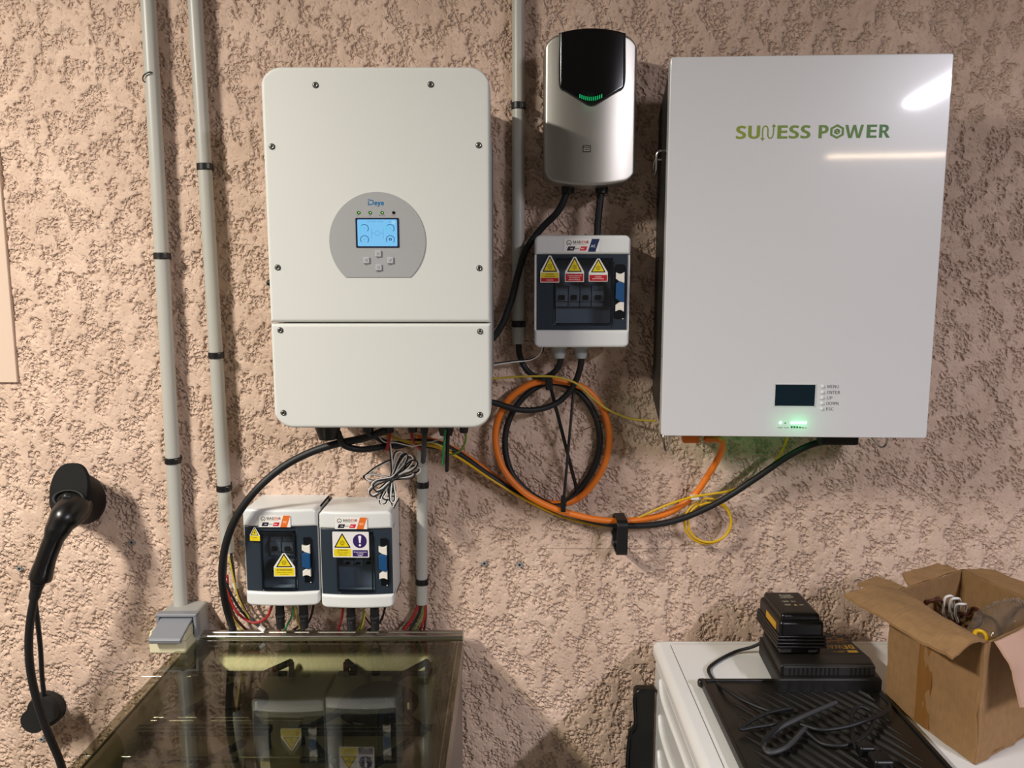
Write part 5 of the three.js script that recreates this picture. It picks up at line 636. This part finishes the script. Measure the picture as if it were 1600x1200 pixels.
// ---------------------------------------------------------------- open cardboard box
{
  const A = [0.609, 0.254], D = [0.654, 0.425], B = [0.777, 0.156], C = [0.822, 0.327], H = 0.185, o = thing('cardboard_box', 'open worn cardboard box with torn flaps on the washing machine', 'box', [(A[0] + C[0]) / 2, WY, (A[1] + C[1]) / 2]);
  const nz = createNoise2D(lcg(301)), T = 0.004, cxz = [(A[0] + C[0]) / 2, (A[1] + C[1]) / 2];
  // a board: bilinear patch of four corners, creased a little, with thickness along its normal
  function board(p00, p10, p11, p01, n = 14, m = 8, bump = 0.0025, seed = 0, bend = () => [0, 0, 0]) {
    const uvs = [], lu = p10.distanceTo(p00), lv = p01.distanceTo(p00), pos = [], idx = [], N = p10.clone().sub(p00).cross(p01.clone().sub(p00)).normalize(); for (let s = 0; s < 2; s++) for (let j = 0; j <= m; j++) for (let i = 0; i <= n; i++) { const u = i / n, v = j / m, p = p00.clone().multiplyScalar((1 - u) * (1 - v)).addScaledVector(p10, u * (1 - v)).addScaledVector(p11, u * v).addScaledVector(p01, (1 - u) * v), b = bend(u, v); p.x += b[0]; p.y += b[1]; p.z += b[2]; p.addScaledVector(N, bump * (nz(u * 2.3 + seed, v * 1.7) + 0.4 * nz(u * 7 + seed, v * 6)) + (s ? -T : 0)); pos.push(p.x, p.y, p.z); uvs.push(u * lu, v * lv); }
    const K = (n + 1) * (m + 1), id = (s, i, j) => s * K + j * (n + 1) + i; for (let j = 0; j < m; j++) for (let i = 0; i < n; i++) { idx.push(id(0, i, j), id(0, i + 1, j), id(0, i, j + 1), id(0, i + 1, j), id(0, i + 1, j + 1), id(0, i, j + 1)); idx.push(id(1, i, j), id(1, i, j + 1), id(1, i + 1, j), id(1, i + 1, j), id(1, i, j + 1), id(1, i + 1, j + 1)); }
    const wall = (a, b) => idx.push(id(0, ...a), id(1, ...a), id(0, ...b), id(0, ...b), id(1, ...a), id(1, ...b)); for (let i = 0; i < n; i++) { wall([i, 0], [i + 1, 0]); wall([i + 1, m], [i, m]); } for (let j = 0; j < m; j++) { wall([n, j], [n, j + 1]); wall([0, j + 1], [0, j]); }
    const g = new THREE.BufferGeometry(); g.setAttribute('position', new THREE.Float32BufferAttribute(pos, 3)); g.setAttribute('uv', new THREE.Float32BufferAttribute(uvs, 2)); g.setIndex(idx); return creased(g, 0.6);
  }
  const lo = p => V(p[0], WY + 0.001, p[1]), hi = (p, dh = 0) => V(p[0], WY + H + dh, p[1]);
  wpart('side', board(lo(A), lo(D), hi(D, -0.004), hi(A), 14, 10, 0.003, 1), M.card, o); wpart('side', board(lo(D), lo(C), hi(C), hi(D, -0.004), 14, 10, 0.003, 5), M.card, o); wpart('side', board(lo(C), lo(B), hi(B), hi(C), 10, 8, 0.002, 9), M.cardIn, o); wpart('side', board(lo(B), lo(A), hi(A), hi(B), 10, 8, 0.002, 13), M.cardIn, o); wpart('bottom', board(lo(A), lo(B), lo(C), lo(D), 4, 4, 0, 2), M.cardIn, o);
  const f0 = PY(1318, 940, WY + H + 0.002), f1 = PY(1462, 1018, WY + H - 0.004);
  wpart('flap', board(hi(A, 0.006), hi(D, -0.002), V(f1.x + 0.026, WY + H - 0.014, f1.z + 0.006), V(f0.x, WY + H + 0.004, f0.z), 18, 10, 0.0028, 21, (u, v) => [0, 0.010 * Math.sin(v * Math.PI * 0.8) - 0.012 * v * v * u, (u > 0.9 ? -0.014 * v : 0) + 0.004 * Math.sin(u * 21) * (u > 0.72 ? v : 0)]), M.card, o, 'bent torn flap hanging outward');
  const nAB = V(A[1] - B[1], 0, B[0] - A[0]).normalize().multiplyScalar(-1); const off = (p, k, dh) => V(p[0] + nAB.x * k, WY + H + dh, p[1] + nAB.z * k);
  const along0 = t => [A[0] + (B[0] - A[0]) * t, A[1] + (B[1] - A[1]) * t]; wpart('flap', board(hi(along0(0.25), 0.001), hi(along0(0.95), 0.001), off(along0(0.9), 0.02, 0.012), off(along0(0.3), 0.02, 0.014), 12, 5, 0.002, 33, (u, v) => [0, u > 0.9 ? -0.006 * v : 0, 0]), M.card, o, 'raised back flap');
  wpart('torn_edge', board(hi(A, 0.002), V(A[0] + 0.03, WY + H + 0.002, A[1] - 0.018), V(A[0] - 0.005, WY + H + 0.010, A[1] - 0.045), V(A[0] - 0.05, WY + H + 0.008, A[1] - 0.015), 6, 4, 0.001, 37), M.card, o);
  const nBC = V(1, 0, -0.26).normalize(); wpart('flap', board(hi(B, 0.001), hi(C, 0.001), V(C[0] + nBC.x * 0.04, WY + H + 0.004, C[1] + nBC.z * 0.04), V(B[0] + 0.045, WY + H + 0.008, B[1] + 0.02), 10, 5, 0.002, 41), M.card, o);
  const e0 = PY(1562, 985, WY + H - 0.002), k0 = P(1592, 1078, 0.445), D2 = V(D[0] + 0.014, WY + H - 0.001, D[1] - 0.002); wpart('flap', board(D2, hi(C, 0.002), V(C[0] + 0.03, WY + H - 0.085, C[1] + 0.05), V(D2.x + 0.022, WY + H - 0.082, D2.z + 0.028), 12, 8, 0.002, 51, (u, v) => [0, 0.008 * Math.sin(v * 3.1), 0.008 * Math.sin(v * 3.1)]), M.cardPink, o, 'pale flap folded down outside');
  const along = (p, q, t) => [p[0] + (q[0] - p[0]) * t, p[1] + (q[1] - p[1]) * t], out = 0.0012, sN = [-0.966, 0.258];
  const strip = (t0, t1, h0, h1, seed) => { const a = along(A, D, t0), b = along(A, D, t1), m = p => [p[0] + sN[0] * out, p[1] + sN[1] * out]; const pa = m(a), pb = m(b); return board(V(pa[0], WY + h0, pa[1]), V(pb[0], WY + h0, pb[1]), V(pb[0], WY + h1, pb[1]), V(pa[0], WY + h1, pa[1]), 6, 10, 0.0012, seed); };
  wpart('packing_tape', strip(0.36, 0.52, 0.002, 0.168, 61), M.packTape, o, 'shiny brown packing tape');
  // things inside
  const r = (px, py, y) => PY(px, py, y), y1 = WY + H - 0.03;
  [[1480, 945], [1490, 945], [1499, 950]].forEach(([px, py], i) => single('white_cable', tubeV([r(px - 2, py + 22, y1 - 0.05), r(px - 6, py + 8, y1 - 0.02), r(px - 2, py - 12 + i * 3, y1 + 0.006), r(px + 6, py - 14 + i * 4, y1 + 0.008), r(px + 10, py - 4, y1 - 0.01), r(px + 8, py + 18, y1 - 0.05)], 0.0022, 60, 8), M.wireWhite, 'loop of white cable standing up inside the cardboard box', 'cable', 'white cable loops in the box'));
  single('black_cable', tubeV([r(1445, 945, y1 - 0.01), r(1456, 938, y1 + 0.004), r(1470, 938, y1), r(1478, 948, y1 - 0.02), r(1510, 960, y1 - 0.03), r(1522, 950, y1 - 0.005), r(1532, 958, y1 - 0.005), r(1530, 976, y1 - 0.02), r(1512, 982, y1 - 0.03)], 0.0026, 100, 8), M.brown, 'dark cable coiled inside the cardboard box', 'cable');
  const yr = r(1533, 988, y1 + 0.005); { const g = new THREE.TorusGeometry(0.0085, 0.003, 10, 30); g.rotateX(-0.9); single('yellow_ring', at(g, yr.x, yr.y - 0.006, yr.z), M.yellow, 'small yellow ring inside the cardboard box', 'ring'); }
  { const c = [0.775, 0.30], pos = [], idx = [], n = 26, m = 14; for (let j = 0; j <= m; j++) for (let i = 0; i < n; i++) { const a = i / n * 6.2832, t = j / m, rr = 0.062 * Math.sin(Math.min(1, t * 1.02) * Math.PI * 0.5 + 0.02) * (1 + 0.14 * nz(Math.cos(a) * 1.5 + t * 2, Math.sin(a) * 1.5 + 70)); pos.push(c[0] + Math.cos(a) * rr, WY + H + 0.006 - 0.075 * t ** 1.6 + 0.006 * nz(i * 0.6, j * 0.7), c[1] + Math.sin(a) * rr * 0.7); } for (let j = 0; j < m; j++) for (let i = 0; i < n; i++) { const a = j * n + i, b = j * n + (i + 1) % n; idx.push(a, b, a + n, b, b + n, a + n); } const g = new THREE.BufferGeometry(); g.setAttribute('position', new THREE.Float32BufferAttribute(pos, 3)); g.setIndex(idx); g.computeVertexNormals();
    single('plastic_bag', g, mat(0xf2eee8, 0.05, 0, { transmission: 0.95, thickness: 0, ior: 1.5 }), 'crumpled clear plastic bag in the cardboard box', 'bag'); }
}
scene.add(camera);
renderer.render(scene, camera);
